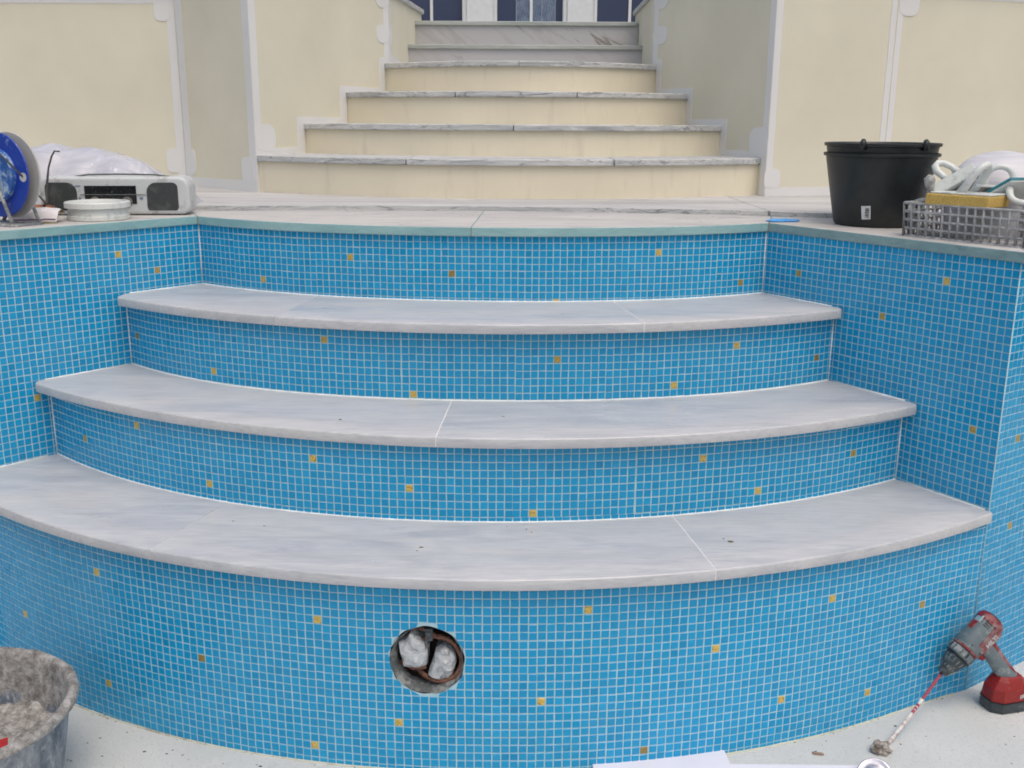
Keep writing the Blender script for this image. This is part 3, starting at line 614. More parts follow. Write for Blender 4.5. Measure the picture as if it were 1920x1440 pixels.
# floats, sponge, trowel piled on the basket
M['wplastic'] = worn('white_plastic', (.62, .64, .62), (.42, .45, .44), .35, .35, 50, bump=.05)
M['gplastic'] = worn('dusty_white_plastic', (.46, .50, .49), (.32, .35, .35), .5, .6, 60, bump=.1)
M['teal'] = simple('teal_rubber', (.012, .16, .20), .6, var=.2)
k = N('yellow_sponge', .95); v = k.coord(); f = k.noise(v, 420, 3, .7); k.col(k.ramp(f, [(.33, (.34, .20, .035)), (.5, (.66, .45, .12)), (.7, (.74, .55, .20))])); k.bump(f, 1, .004); M['sponge'] = k.m
M['steel'] = worn('cement_smeared_steel', (.20, .21, .21), (.38, .38, .37), .6, .5, 70, bump=.2)
def handle(mb, fr, L, H, r, tilt=0, n=14, mi=0):            # D-shaped float handle in a local frame
    pts = []
    for i in range(n+1):
        a = math.pi*i/n; x = -math.cos(a)*L/2; z = (math.sin(a)**.55)*H
        pts.append(fr(x, 0, z))
    mb.tube(pts, [r*1.25]+[r*1.0]*(n-1)+[r*1.25], 10, mi)
def local(o, ax, up):
    o = Vector(o); ax = Vector(ax).normalized(); up = Vector(up); up = (up-ax*up.dot(ax)).normalized(); sd_ = up.cross(ax)
    return lambda x, y, z: o+ax*x+sd_*y+up*z, ax, sd_, up
# A: sponge float lying on the basket front
fA, a1, a2, a3 = local(bf(7.0, 2.2, BH+.62), bf(1, 0, 0)-bf(0, 0, 0)+Vector((-.06, .12, .0)), (0, 0, 1))
so = empty('sponge_float', W(*fA(0, 0, -.6)), 'yellow sponge float with white arched handle resting on the grey basket', 'float')
mb = MB(); mb.obox(fA(0, 0, .08), a1*4.2, a2*2.6, a3*.72); mb.build('sponge', M['sponge'], so, bevel=.18)
mb = MB(); mb.obox(fA(.2, 0, .93), a1*3.95, a2*2.3, a3*.12); mb.build('backing_plate', M['wplastic'], so, bevel=.08)
mb = MB(); handle(mb, lambda x, y, z: fA(-.3+z*.62, y+x*.85+.4, 1.0+z), 3.6, 3.5, .48); mb.build('handle', M['wplastic'], so, smooth='all')
# B: dusty white float leaning up, back to the camera
fB, b1_, b2_, b3_ = local((57.3, 134.2, ZC+BH+2.75), (4.9, .1, 2.9), (-.15, -.85, .5))
fo = empty('grout_float', W(*fB(0, 0, 0)), 'dusty white grout float tilted steeply with a rounded knob handle on top', 'float')
mb = MB(); mb.obox(fB(0, 0, 0), b1_*3.2, b2_*.85, b3_*.8); mb.build('pad', M['gplastic'], fo, bevel=.3, seg=3)
mb = MB(); mb.obox(fB(.2, -.95, 0), b1_*3.0, b2_*.1, b3_*.75); mb.build('rubber_face', simple('grey_rubber', (.16, .18, .17), .8), fo, bevel=.08)
mb = MB(); mb.tube([fB(-.4, .7, 0), fB(-.6, 1.5, 0), fB(-.8, 2.3, 0), fB(-.6, 3.0, 0), fB(-.1, 3.2, 0), fB(.5, 2.8, 0), fB(1.0, 1.9, 0), fB(1.3, .7, 0)], [.5, .42, .5, .5, .46, .42, .4, .5], 12); mb.build('handle', M['wplastic'], fo, smooth='all')
# C: teal edged float leaning on the pile, white loop handles
Q1, Q2, Q3 = Vector((59.4, 131, -9.3)), Vector((61.8, 128, -6.8)), Vector((67.4, 126, -6.6)); Q4 = Q1+Q3-Q2
cn = (Q2-Q1).cross(Q3-Q2).normalized()
to = empty('grout_float', W(*((Q1+Q3)/2)), 'white grout float with a teal rubber face, turned over with its handle hanging down', 'float')
def sheet(lo, hi, ins): 
    mid = (Q1+Q3)/2; qs = [mid+(q-mid)*ins for q in (Q1, Q2, Q3, Q4)]; m_ = MB(); m_.add([q+cn*lo for q in qs]+[q+cn*hi for q in qs], [(0, 3, 2, 1), (4, 5, 6, 7), (0, 1, 5, 4), (1, 2, 6, 5), (2, 3, 7, 6), (3, 0, 4, 7)]); return m_
sheet(0, .55, 1).build('rubber_pad', M['teal'], to, bevel=.05); sheet(-.14, -.005, .98).build('plate', M['wplastic'], to, bevel=.04)
hc = (Q1+Q3)/2+(Q2-Q1)*.12+(Q3-Q2)*.02; hx = (Q3-Q2).normalized()
mb = MB(); handle(mb, lambda x, y, z: hc+hx*x-cn*(.1+z), 3.6, 2.7, .42); mb.build('handle', M['wplastic'], to, smooth='all')
# D: another loop handle float behind
fD, d1, d2, d3 = local((62.4, 131.6, -7.9), (1, -.3, -.05), (0, .1, 1))
do = empty('grout_float', W(*fD(0, 0, 0)), 'white float with an upright loop handle, standing behind the teal edged one', 'float')
mb = MB(); mb.obox(fD(0, 0, 0), d1*3.2, d2*1.7, d3*.18); mb.build('plate', M['wplastic'], do, bevel=.1)
mb = MB(); handle(mb, lambda x, y, z: fD(x-.3, 0, z), 3.3, 2.6, .4); mb.build('handle', M['wplastic'], do, smooth='all')
# E: grey trowel with knob
fE, g1, g2, g3 = local((55.3, 133.5, ZC+BH+.85), (5, -1.2, .95), (0, 0, 1))
eo = empty('trowel', W(*fE(0, 0, 0)), 'grey steel trowel with rounded knob handle, against the black bucket', 'trowel')
mb = MB(); mb.prism([(0, 0)], 0, 0) if False else None
bl_ = [(-2.9, 0), (-2.0, -1.3), (2.6, -1.5), (2.8, 1.5), (-2.0, 1.3)]
mb.add([fE(x, y, -.05) for x, y in bl_]+[fE(x, y, .08) for x, y in bl_], [tuple(range(5))[::-1], tuple(range(5, 10))]+[(i, (i+1) % 5, 5+(i+1) % 5, 5+i) for i in range(5)]); mb.build('blade', M['steel'], eo)
mb = MB(); mb.tube([fE(-.6, 0, .1), fE(-.7, 0, 1.0), fE(-.85, 0, 1.7), fE(-.8, 0, 2.5), fE(-.6, 0, 2.95)], [.28, .38, .62, .72, .3], 12); mb.build('handle', M['steel'], eo, smooth='all')
# F: upturned white bowl behind
mb = MB(); rB, hB = 6.6, 4.3; mb.lathe([(rB*math.cos(a), 5.9+5.1*math.sin(a)) for a in [i*math.pi/2/14 for i in range(15)]], (65.6, 138.8, ZC), n=48, wob=lambda i, a, q, d: d*(.12*mnoise.noise(q*.5)))
mb.lathe([(rB-.25, 0), (rB+.05, 2.6), (rB+.05, 5.9), (rB-.2, 5.9)][:3], (65.6, 138.8, ZC), n=48)
k = N('white_bowl', .5); v = k.coord((1, 1, 18)); f = k.noise(v, 8, 4); k.col(k.ramp(f, [(.35, (.52, .51, .54)), (.65, (.62, .61, .64))])); M['bowl'] = k.m
tag(mb.build('bowl', M['bowl'], loc=W(65.6, 138.8, ZC), smooth='all'), 'large white rounded tub turned upside down behind the pile of floats', 'tub')

# =====================  things on the coping, left side  =====================
# radio
rf_o = Vector((-72.4, 156.6, ZC)); ra = Vector((21.6, 1.9, 0)).normalized(); rb = Vector((-ra.y, ra.x, 0)); rf = lambda x, y, z: rf_o+ra*x+rb*y+Vector((0, 0, z))
M['radio'] = worn('silver_grey_plastic', (.51, .53, .54), (.30, .30, .28), .35, .45, 45, bump=.05)
k = N('speaker_mesh', .8); v = k.coord(); f = k.noise(v, 900, 2); g_ = k.noise(v, 25, 4); c = k.ramp(f, [(.4, (.018, .022, .024)), (.65, (.06, .07, .072))]); k.col(k.mix(k.ramp(g_, [(.5, (0, 0, 0)), (.8, (.5, .5, .5))]), c, (.16, .16, .15))); M['mesh'] = k.m
ro = empty('radio', W(*rf(10.8, 2.5, 0)), 'silver portable radio with two dark speakers and cassette window on the coping', 'radio')
def rr_(w_, h, r, n=6, r2=None):
    pts = []; rs = r2 or (r, r, r, r)
    for (cx_, cy_, a0, q) in ((w_-rs[0], rs[0], -90, rs[0]), (w_-rs[1], h-rs[1], 0, rs[1]), (rs[2], h-rs[2], 90, rs[2]), (rs[3], rs[3], 180, rs[3])):
        pts += [(cx_+q*math.cos(R(a0+90*i/n)), cy_+q*math.sin(R(a0+90*i/n))) for i in range(n+1)]
    return pts
def slab(mb, fr, poly, y0, y1, mi=0):                       # polygon in x-z extruded along y
    m = len(poly); mb.add([fr(x, y0, z) for x, z in poly]+[fr(x, y1, z) for x, z in poly], [tuple(range(m)), tuple(range(m, 2*m))[::-1]]+[(m+i, m+(i+1) % m, (i+1) % m, i) for i in range(m)], mi)
RH = 5.75
mb = MB(); slab(mb, rf, [(x, z+.12) for x, z in rr_(22.4, RH, 1.0, r2=(1.3, 1.6, 1.6, 1.3))], 0, 5.2); body = mb.build('body', M['radio'], ro, bevel=.5, seg=4)
for x0_, q in ((16.0, (.55, .8, 1.5, .45)), (.9, (.45, 1.5, .8, .55))):
    mb = MB(); slab(mb, lambda x, y, z, x0_=x0_: rf(x0_+x, y, .75+z), rr_(4.7, 4.25, .6, r2=q), -.12, .1); mb.build('speaker', M['mesh'], ro, bevel=.1)
mb = MB(); slab(mb, lambda x, y, z: rf(6.75+x, y, 1.75+z), rr_(7.7, 2.75, .1), -.08, .1); win = mb.build('cassette_window', simple('dark_plastic', (.012, .014, .016), .18, var=.4), ro)
mb = MB(); slab(mb, lambda x, y, z: rf(6.1+x, y, 3.12+z), rr_(9.8, .1, .02), -.16, -.081); mb.build('panel_line', simple('line_grey', (.14, .16, .15), .5), ro)
for cx_ in (8.2, 13.0):
    mb = MB(); mb.lathe([(.01, .13), (.78, .13), (.82, .05)], rf(cx_, 0, 2.05), -rb, 20); mb.build('spool', simple('spool_grey', (.17, .16, .15), .5), win, smooth=True)
mb = MB(); rnd = random.Random(8)
for i in range(46):
    x, z = 7.8+rnd.random()*6, 1.9+rnd.random()*2.4; s_ = .02+.035*rnd.random(); slab(mb, lambda a, y, b, x=x, z=z: rf(x+a, y, z+b), [(0, 0), (s_, 0), (s_*1.2, s_), (0, s_)], -.1, -.07)
mb.build('mortar_specks', simple('dust', (.45, .45, .43), .9), win)
inkb = simple('print_bluegrey', (.13, .16, .27), .6)
for x, w_ in ((5.4, .8), (5.8, .35), (14.9, .5)):
    mb = MB(); slab(mb, lambda a, y, b, x=x: rf(x+a, y, (4.4 if x == 5.4 else 2.45)+b), rr_(w_, .14 if x == 5.4 else .3, .03), -.07, .05); mb.build('printed_mark', inkb, ro)
mb = MB(); mb.tube([rf(5.0, 1.6, RH+.05), rf(7, 1.6, RH+.35), rf(12, 1.6, RH+.42), rf(17, 1.6, RH+.35), rf(19.2, 1.6, RH+.05)], .13, 8); mb.build('carry_handle', simple('handle_grey', (.10, .11, .10), .5), ro, smooth='all')
for x in (2.5, 19.5): mb = MB(); slab(mb, lambda a, y, b, x=x: rf(x+a, y, b), rr_(1.2, .2, .05), .8, 4); mb.build('foot', M['black'], ro)
# clear plastic sheet heaped behind the radio
k = N('clear_plastic_sheet', .1, (.62, .62, .68)); v = k.coord(); f = k.noise(v, 5, 5, .5, 1.5); k.col(k.ramp(f, [(.35, (.50, .50, .565)), (.65, (.64, .64, .69))])); k.bump(f, .35, .02); k.b.inputs['Transmission Weight'].default_value = .22; M['sheet'] = k.m
sheet_top = [(-90, 8.6), (-84, 9.3), (-80, 9.5), (-76, 9.6), (-72, 9.4), (-69, 9.5), (-66, 8.8), (-64, 8.6), (-60.5, 6.9), (-57, 5.0), (-54.3, 3.2), (-52.4, .3)]
def shz(x):
    for (a, b), (c, d) in zip(sheet_top[:-1], sheet_top[1:]):
        if a <= x <= c: return b+(d-b)*(x-a)/(c-a)
    return 0
def shf(u, v):
    x = -90+37.6*u; y = 162.5+v*15; q = max(0, math.sin(math.pi*min(1, (v*1.06+.0))))**.42
    z = shz(x)*q*(1+.05*mnoise.noise(Vector((x*.22, v*3, 1))))+abs(mnoise.noise(Vector((x*.16+z0+v*1.9, v*2.5-x*.12, 4))))*1.9*q*(min(1, shz(x)/5))
    return Vector((x, y+mnoise.noise(Vector((x*.2, v*2, 9)))*.7, ZC+max(0, z)+.05))
mb = MB(); mb.grid(shf, 46, 18); mb.grid(lambda u, v: shf(1-u, v)+Vector((0, 0, -.04)), 46, 18)
tag(mb.build('plastic_sheet', M['sheet'], loc=W(-70, 170, ZC), smooth=True, angle=16, weld=False), 'heap of clear plastic sheeting piled behind the radio', 'plastic sheet')
# shallow white pail
tcx, tcy = -61.6, 151.6
mb = MB(); o = empty('paint_pail', W(tcx, tcy, ZC), 'shallow round white plastic pail in front of the radio', 'pail')
mb.lathe([(.01, 0), (4.3, 0), (4.42, .12), (4.42, .62), (4.25, .7), (4.1, 1.6), (4.12, 1.72), (4.62, 1.8), (4.6, 2.5), (4.5, 2.62), (4.05, 2.66), (3.95, 2.5), (3.9, .5), (.01, .4)], (tcx, tcy, ZC), n=64); mb.build('pail_body', M['wplastic'], o, smooth=True, angle=35)
# folded white cloth with coloured hem
k = N('white_cloth', .9); v = k.coord(); f = k.noise(v, 40, 5); k.col(k.ramp(f, [(.3, (.60, .58, .60)), (.7, (.74, .70, .72))])); k.bump(k.noise(v, 600, 2), .4, .001); M['cloth'] = k.m
rg = empty('cloth', W(-67.5, 149, ZC), 'folded white rag with a yellow brown lining beside the white pail', 'rag')
def ragp(u, v, off_=0):                                    # a cloth folded over itself with a rolled fold towards the camera
    x = -71.6+6.6*u+.5*mnoise.noise(Vector((u*3, v*2, 2))); w_ = (.35+.9*math.sin(math.pi*min(1, u*.62+.25)))
    a = -.5+v*1.35*math.pi; y = 147.6-1.1*u-2.1*w_*math.cos(a*.5+.1)*(1 if v < .6 else .72)+1.4*v; z = .15+1.15*v+1.0*w_*math.sin(v*math.pi)*(.45+u*.8)
    return Vector((x, y, ZC+z+.22*mnoise.noise(Vector((u*4, v*5, 1)))+off_))
mb = MB(); mb.grid(lambda u, v: ragp(u, v, .1), 30, 36); mb.build('rag_cloth', M['cloth'], rg, smooth='all')
mb = MB(); mb.grid(lambda u, v: ragp(1-u, v, -.07), 30, 36); mb.build('lining', simple('yellow_lining', (.34, .27, .12), .9), rg, smooth='all')
mb = MB(); mb.tube([ragp(.08+.9*i/20, .06, .12) for i in range(21)], .09, 6); mb.build('purple_stripe', simple('purple_thread', (.16, .07, .16), .9), rg, smooth='all')
# brown rubbing disc with bent wire handle
bd = empty('wire_handled_disc', W(-71.2, 153, ZC), 'rusty brown disc with a bent steel wire rising from it, beside the radio', 'disc')
k = N('rusty_disc', .7); v = k.coord(); f = k.noise(v, 30, 6, .7); k.col(k.ramp(f, [(.35, (.06, .02, .018)), (.5, (.24, .09, .035)), (.7, (.30, .16, .06))])); M['rustdisc'] = k.m
mb = MB(); mb.lathe([(.01, 1.9), (1.6, 1.85), (2.5, 1.55), (2.35, 1.4), (.8, 1.3), (.7, 0), (.01, 0)], (-71.3, 153.2, ZC), n=36); mb.build('disc_plate', M['rustdisc'], bd, smooth=True)
mb = MB(); mb.tube([(-68.3, 135.8, ZC+10.9), (-66.3, 138.3, ZC+7.3), (-67.2, 143.5, ZC+5.0), (-69.0, 151.0, ZC+2.3), (-70.0, 152.6, ZC+1.9), (-70.1, 153.1, ZC+1.85), (-69.9, 153.4, ZC+2.2), (-69.7, 153.5, ZC+4.6), (-69.2, 153.6, ZC+7.3), (-68.6, 153.7, ZC+9.0), (-68.1, 153.7, ZC+9.75), (-67.4, 153.9, ZC+9.7)], [.13, .14, .15, .15, .2, .2, .2, .2, .15, .14, .14, .12], 8)
mb.build('wire_handle', simple('grey_wire', (.11, .10, .10), .45, .5), bd, smooth='all')
# blue cable reel on a steel stand
M['reelblue'] = worn('blue_metal', (.012, .045, .33), (.30, .40, .55), .28, .4, 35, bump=.1)
M['reelworn'] = worn('worn_blue_metal', (.02, .10, .36), (.30, .42, .54), .62, .6, 60, bump=.3)
rax = Vector((-.42, -.905, .03)).normalized(); rc = Vector((-70.6, 141.5, ZC+6.9))-rax*1.2
rl = empty('cable_reel', W(rc.x, rc.y, ZC), 'blue cable reel with worn hub on a grey steel stand at the left edge', 'reel')
mb = MB(); mb.lathe([(1.0, -.12), (5.6, -.12), (5.72, 0), (5.6, .14), (3.6, .14), (3.5, .5), (1.0, .5)], rc+rax*1.2, rax, 64); mb.build('front_flange', M['reelblue'], rl, smooth=True)
mb = MB(); mb.lathe([(.01, .7), (.7, .9), (1.2, .5), (2.2, .45), (3.3, .75), (3.45, .95), (3.6, .8), (3.6, .2)], rc+rax*1.3, rax, 64, wob=lambda i, a, q, d: Vector((0, 0, 0))); mb.build('hub_plate', M['reelworn'], rl, smooth=True)
mb = MB(); mb.lathe([(.01, 1.25), (.55, 1.2), (.75, .9), (.85, .4)], rc+rax*1.4, rax, 24); hub = mb.build('hub_cap', M['reelblue'], rl, smooth=True)
mb = MB(); mb.lathe([(.01, .02), (.22, .02), (.22, -.1)], rc+rax*2.68, rax, 16); mb.build('hub_hole', M['black'], hub)
mb = MB(); mb.lathe([(.01, -.1), (5.75, -.1), (5.85, .02), (5.75, .15), (.01, .15)], rc-rax*.55, rax, 64); mb.build('rear_flange', simple('grey_card', (.42, .42, .40), .8, var=.08, sc=12), rl, smooth=True)
mb = MB(); mb.lathe([(3.4, -1.2), (3.5, -.5), (3.4, 0), (3.5, .5), (3.4, 1.1)], rc, rax, 40); mb.build('cable_drum', M['black'], rl, smooth='all')
u_ = Vector((0, 0, 1)); s_ = rax.cross(u_).normalized()
mb = MB(); q = rc+rax*2.62-s_*-4.7-u_*.3; mb.lathe([(.01, .02), (.62, .02), (.62, -.1)], rc+rax*1.37-s_*4.75-u_*.2, rax, 20); mb.build('flange_hole', simple('pale_hole', (.5, .52, .52), .8), rl)
M['stand'] = worn('grey_painted_steel', (.17, .18, .19), (.36, .37, .36), .5, .55, 60, bump=.2)
mb = MB(); c_ = rc-u_*7.28
for sg in (-1, 1):
    base = c_+rax*2.2*sg; mb.tube([base-s_*3.0+u_*.4, base+s_*5.2+u_*.4], .38, 10)
    mb.tube([base+s_*4.6+u_*.5, rc+rax*2.2*sg], .26, 8); mb.tube([base-s_*2.8+u_*.5, rc+rax*2.2*sg], .26, 8)
mb.tube([c_+rax*2.2-s_*3.0+u_*.4, c_-rax*2.2-s_*3.0+u_*.4], .38, 10); mb.tube([rc-rax*2.3, rc+rax*2.4], .3, 10)
mb.build('stand', M['stand'], rl, smooth='all')

# =====================  on the pool floor  =====================
# mortar tub
tx, ty = -59.4, 95.2; tz = zf(tx, ty); TH_ = -60-tz
tub = empty('mortar_tub', W(tx, ty, tz), 'large grey rubber mortar tub crusted with cement in the lower left corner', 'tub')
k = N('tub_rubber', .6); v = k.coord((1, 1, .5)); f = k.noise(v, 14, 7, .7); g = k.noise(v, 70, 5, .7)
c = k.mix(k.ramp(f, [(.42, (0, 0, 0)), (.68, (1, 1, 1))]), (.09, .115, .15), (.38, .40, .42)); k.col(k.mix(k.ramp(g, [(.52, (0, 0, 0)), (.66, (.6,)*3)]), c, (.47, .48, .48))); k.bump(g, .5, .003); M['tubmat'] = k.m
k = N('cement_crust', .95); v = k.coord(); f = k.noise(v, 30, 12, .82); g = k.noise(v, 160, 6, .8); c = k.ramp(f, [(.37, (.10, .09, .085)), (.5, (.30, .29, .275)), (.62, (.52, .51, .50))]); k.col(k.mix(k.ramp(g, [(.28, (.8,)*3), (.42, (0, 0, 0))]), c, (.13, .12, .11))); k.bump(f, .9, .012); k.bump(g, 1, .004); M['crust'] = k.m
mb = MB()
mb.lathe([(.01, 0), (9.4, 0), (9.9, .5), (10.9, 6), (11.5, TH_-1.9), (11.55, TH_-1.6), (12.2, TH_-1.5), (12.35, TH_-.9), (12.15, TH_-.55), (11.6, TH_-.6), (11.35, TH_-1.5), (10.6, 6), (9.6, .8), (.01, .6)], (tx, ty, tz), n=128); mb.build('tub_wall', M['tubmat'], tub, smooth=True, angle=50)
def crustw(i, a, q, d):
    n1 = mnoise.noise(q*.35); n2 = mnoise.noise(q*1.3); n3 = mnoise.noise(q*3.2)
    n4 = mnoise.noise(q*7.5); return d*(n1*.12+n2*.10+n3*.09+n4*.06)+Vector((0, 0, n1*.05+n2*.08+n3*.09+n4*.06))
mb = MB(); mb.lathe([(12.42, TH_-1.25), (12.5, TH_-1.0), (12.46, TH_-.75), (12.3, TH_-.5), (12.1, TH_-.36), (11.9, TH_-.3), (11.7, TH_-.36), (11.45, TH_-.55), (11.3, TH_-.95), (11.15, TH_-1.5), (11.08, TH_-2.2), (10.95, TH_-3), (10.8, TH_-4), (10.6, TH_-5.5), (10.4, TH_-8)], (tx, ty, tz), n=460, wob=crustw); mb.build('dried_mortar_crust', M['crust'], tub, smooth='all')
def cem(u, v):
    a = u*2*math.pi; r = 10.55*v; x, y = r*math.cos(a), r*math.sin(a)
    h = TH_-7.0+.30*(x*.55-y*.5)*.45+.9*mnoise.noise(Vector((x*.22, y*.22, 3)))+.35*mnoise.noise(Vector((x*.8, y*.8, 1)))+1.3*max(0, (r-7.5)/3.4)**2+.16*mnoise.noise(Vector((x*3, y*3, 0)))+.09*mnoise.noise(Vector((x*7, y*7, 0)))
    return Vector((tx+x, ty+y, tz+h))
mb = MB(); mb.grid(cem, 220, 90)
tag(mb.build('mortar', M['crust'], loc=W(tx, ty, tz+TH_-5), smooth='all', weld=True), 'lumpy grey mortar filling the big rubber tub', 'mortar')
fP, m1, m2, m3 = local((-52.9, 90.9, tz+TH_-2.9), (1, .45, .12), (-.3, -.2, 1))
pk = empty('paper_packet', W(*fP(0, 0, 0)), 'red and white paper packet stuck inside the rim of the mortar tub', 'packet')
mb = MB(); mb.obox(fP(0, 0, 0), m1*1.2, m2*1.6, m3*.1); mb.build('red_panel', simple('red_print', (.34, .012, .01), .5, var=.15), pk, bevel=.05)
mb = MB(); mb.obox(fP(-2.3, 0, .02), m1*.75, m2*1.9, m3*.12); mb.build('white_panel', simple('white_print', (.60, .62, .55), .5), pk, bevel=.05)
mb = MB(); mb.obox(fP(-1.52, 0, .16), m1*.09, m2*1.85, m3*.03); mb.obox(fP(-2.0, 0, .16), m1*.05, m2*1.8, m3*.03); mb.build('printed_line', M['black'], pk)
# white foam boards
k = N('white_board', .5); v = k.coord(); f = k.noise(v, 6, 4); k.col(k.ramp(f, [(.3, (.70, .69, .76)), (.7, (.76, .75, .82))])); M['board'] = k.m
def board(label, poly, h0, h1):
    cx_, cy_ = poly[0]; mb = MB(); m = len(poly); mb.add([(x, y, zf(x, y)+h0) for x, y in poly]+[(x, y, zf(x, y)+h1) for x, y in poly], [tuple(range(m))[::-1], tuple(range(m, 2*m))]+[(i, (i+1) % m, m+(i+1) % m, m+i) for i in range(m)])
    return tag(mb.build('foam_board', M['board'], loc=W(cx_, cy_, zf(cx_, cy_)), bevel=.04), label, 'board', 'white boards lying on the pool floor')
board('white board lying against the foot of the mosaic riser, nearest the drain hole', [(9.3, 101.8), (25.0, 104.0), (25.6, 92), (10.6, 88)], .30, .62)
board('white board lying on the pool floor behind the chrome cup, lower one', [(23.0, 101.25), (40.6, 100.95), (40, 88), (24, 88)], .02, .28)
# cordless drill with mixing rod
dT = Vector((54.0, 113.5, -66.65)); dB = Vector((60.55, 115.4, -60.3)); dax = (dB-dT); DL = dax.length; dax.normalize()
bat = Vector((62.9, 114.6, zf(62.9, 114.6)))
hd = (bat+Vector((.3, .2, 4.6))-(dT+dax*DL*.72)); hd = (hd-dax*hd.dot(dax)*1.0).normalized()
dr_ = empty('cordless_drill', W(bat.x, bat.y, bat.z), 'red and grey cordless drill leaning against the mosaic wall in the corner', 'drill')
M['dred'] = worn('dusty_red_plastic', (.17, .010, .016), (.26, .17, .17), .55, .45, 60, bump=.1)
M['dred2'] = worn('red_plastic', (.23, .010, .009), (.28, .11, .10), .42, .4, 50, bump=.1)
M['dgrey'] = worn('grey_drill_plastic', (.11, .145, .16), (.27, .29, .29), .5, .45, 60, bump=.1)
M['ddark'] = worn('dark_chuck', (.030, .042, .05), (.13, .14, .14), .4, .4, 80, bump=.15)
M['chrome'] = worn('chrome', (.55, .55, .60), (.40, .40, .42), .45, .2, 60, metal=.9, bump=.05)
sdv = dax.cross(hd).normalized()                            # sideways of the drill
view = (Vector((0, 0, 0))-(dT+dB)/2).normalized()
if sdv.dot(view) < 0: sdv = -sdv
dl = lambda a, b, c: dT+dax*a+hd*b+sdv*c                    # along axis, down the handle, to the side
def ovl(mb, secs, n=28, mi=0, sq=2.4):                      # superellipse sections along the drill axis: (a, centre b, half b, half c)
    vs = []
    for a, cb, hb, hc in secs:
        for i in range(n):
            t_ = 2*math.pi*i/n; c, s_ = math.cos(t_), math.sin(t_)
            vs.append(dl(a, cb+hb*math.copysign(abs(c)**(2/sq), c), hc*math.copysign(abs(s_)**(2/sq), s_)))
    m = len(secs); mb.add(vs, [(j*n+i, j*n+(i+1) % n, (j+1)*n+(i+1) % n, (j+1)*n+i) for j in range(m-1) for i in range(n)]+[tuple(range(n))[::-1], tuple(range((m-1)*n, m*n))], mi)
f_ = DL/9.4
mb = MB(); ovl(mb, [(4.3*f_, 0, 1.55, 1.5), (4.6*f_, 0, 1.72, 1.6), (5.6*f_, -.05, 1.72, 1.55), (7.5*f_, -.1, 1.7, 1.5), (8.7*f_, -.1, 1.68, 1.45)]); body = mb.build('motor_housing', M['dgrey'], dr_, smooth=True, angle=50)
mb = MB(); ovl(mb, [(8.55*f_, -.1, 1.76, 1.52), (9.1*f_, -.1, 1.74, 1.5), (9.6*f_, -.1, 1.45, 1.25)]); mb.build('rear_cap', M['dred'], dr_, smooth=True, angle=50)
mb = MB(); ovl(mb, [(9.55*f_, -.1, 1.42, 1.2), (9.85*f_, -.1, .9, .8)]); mb.build('rear_bumper', M['ddark'], dr_, smooth=True, angle=50)
mb = MB(); pl = [(5.0*f_, 1.2), (5.5*f_, -.05), (8.7*f_, -.2), (9.0*f_, 1.0), (8.5*f_, 1.6), (5.7*f_, 1.65)]
mb.add([dl(a, b, .9) for a, b in pl]+[dl(a, b*.98, 1.62-.42*max(0, b-.6)) for a, b in pl], [tuple(range(6)), tuple(range(6, 12))[::-1]]+[(6+i, 6+(i+1) % 6, (i+1) % 6, i) for i in range(6)]); plate = mb.build('side_label', M['dred'], dr_, bevel=.06)
mb = MB(); mb.obox(dl(7.2*f_, -1.66, .1), dax*.62, hd*.14, sdv*.42); mb.build('gear_switch', M['dred2'], dr_, bevel=.08)
mb = MB(); mb.obox(dl(8.3*f_, -1.62, .2), dax*.5, hd*.2, sdv*.5); mb.build('top_insert', simple('silver_insert', (.52, .56, .55), .3, .6), dr_, bevel=.08)
mb = MB(); mb.lathe([(1.5, 2.95*f_), (1.62, 3.2*f_), (1.62, 3.95*f_), (1.5, 4.1*f_)], dT, dax, 48, wob=lambda i, a, q, d: d*(.07*(1 if int(a*48/(2*math.pi)) % 3 else -1)) if i in (1, 2) else Vector()); mb.build('torque_ring', M['dgrey'], dr_, smooth=True, angle=20)
mb = MB(); mb.lathe([(1.55, 4.1*f_), (1.72, 4.2*f_), (1.72, 4.45*f_), (1.5, 4.5*f_)], dT, dax, 40); mb.build('front_collar', M['dred'], dr_, smooth=True)
mb = MB(); mb.lathe([(.01, .0), (.55, .02), (.72, .25), (.78, .7), (.8, .75), (1.05, 1.3), (1.38, 2.3*f_), (1.42, 2.75*f_), (1.3, 2.95*f_), (1.5, 2.96*f_)], dT, dax, 40); mb.build('chuck', M['ddark'], dr_, smooth=True, angle=30)
nb_ = M['black']
mb = MB(); mb.tube([dl(a*f_, -.02+.02*a, 1.6) for a in (4.4, 4.8)], .05, 6) if False else None
for i in range(22):                                        # dark notches round the torque ring
    a_ = 2*math.pi*i/22; d_ = hd*math.cos(a_)+sdv*math.sin(a_); t_ = -hd*math.sin(a_)+sdv*math.cos(a_)
    mb.obox(dT+dax*3.6*f_+d_*1.62, dax*.34, d_*.05, t_*.09)
mb.build('ring_notches', nb_, dr_)
mb = MB(); mb.lathe([(1.45, 2.8*f_), (1.62, 2.86*f_), (1.62, 3.0*f_), (1.45, 3.05*f_)], dT, dax, 40); mb.build('chuck_band', nb_, dr_, smooth=True)
mb = MB()
for i in range(14):
    a_ = 2*math.pi*i/14; d_ = hd*math.cos(a_)+sdv*math.sin(a_); t_ = -hd*math.sin(a_)+sdv*math.cos(a_)
    mb.add([dT+dax*.95+d_*.92-t_*.05, dT+dax*.95+d_*.92+t_*.05, dT+dax*2.5*f_+d_*1.45+t_*.07, dT+dax*2.5*f_+d_*1.45-t_*.07, dT+dax*.95+d_*.8, dT+dax*2.5*f_+d_*1.3], [(0, 1, 2, 3), (0, 4, 1), (3, 2, 5), (1, 4, 5, 2), (4, 0, 3, 5)])
mb.build('chuck_ribs', M['dgrey'], dr_)
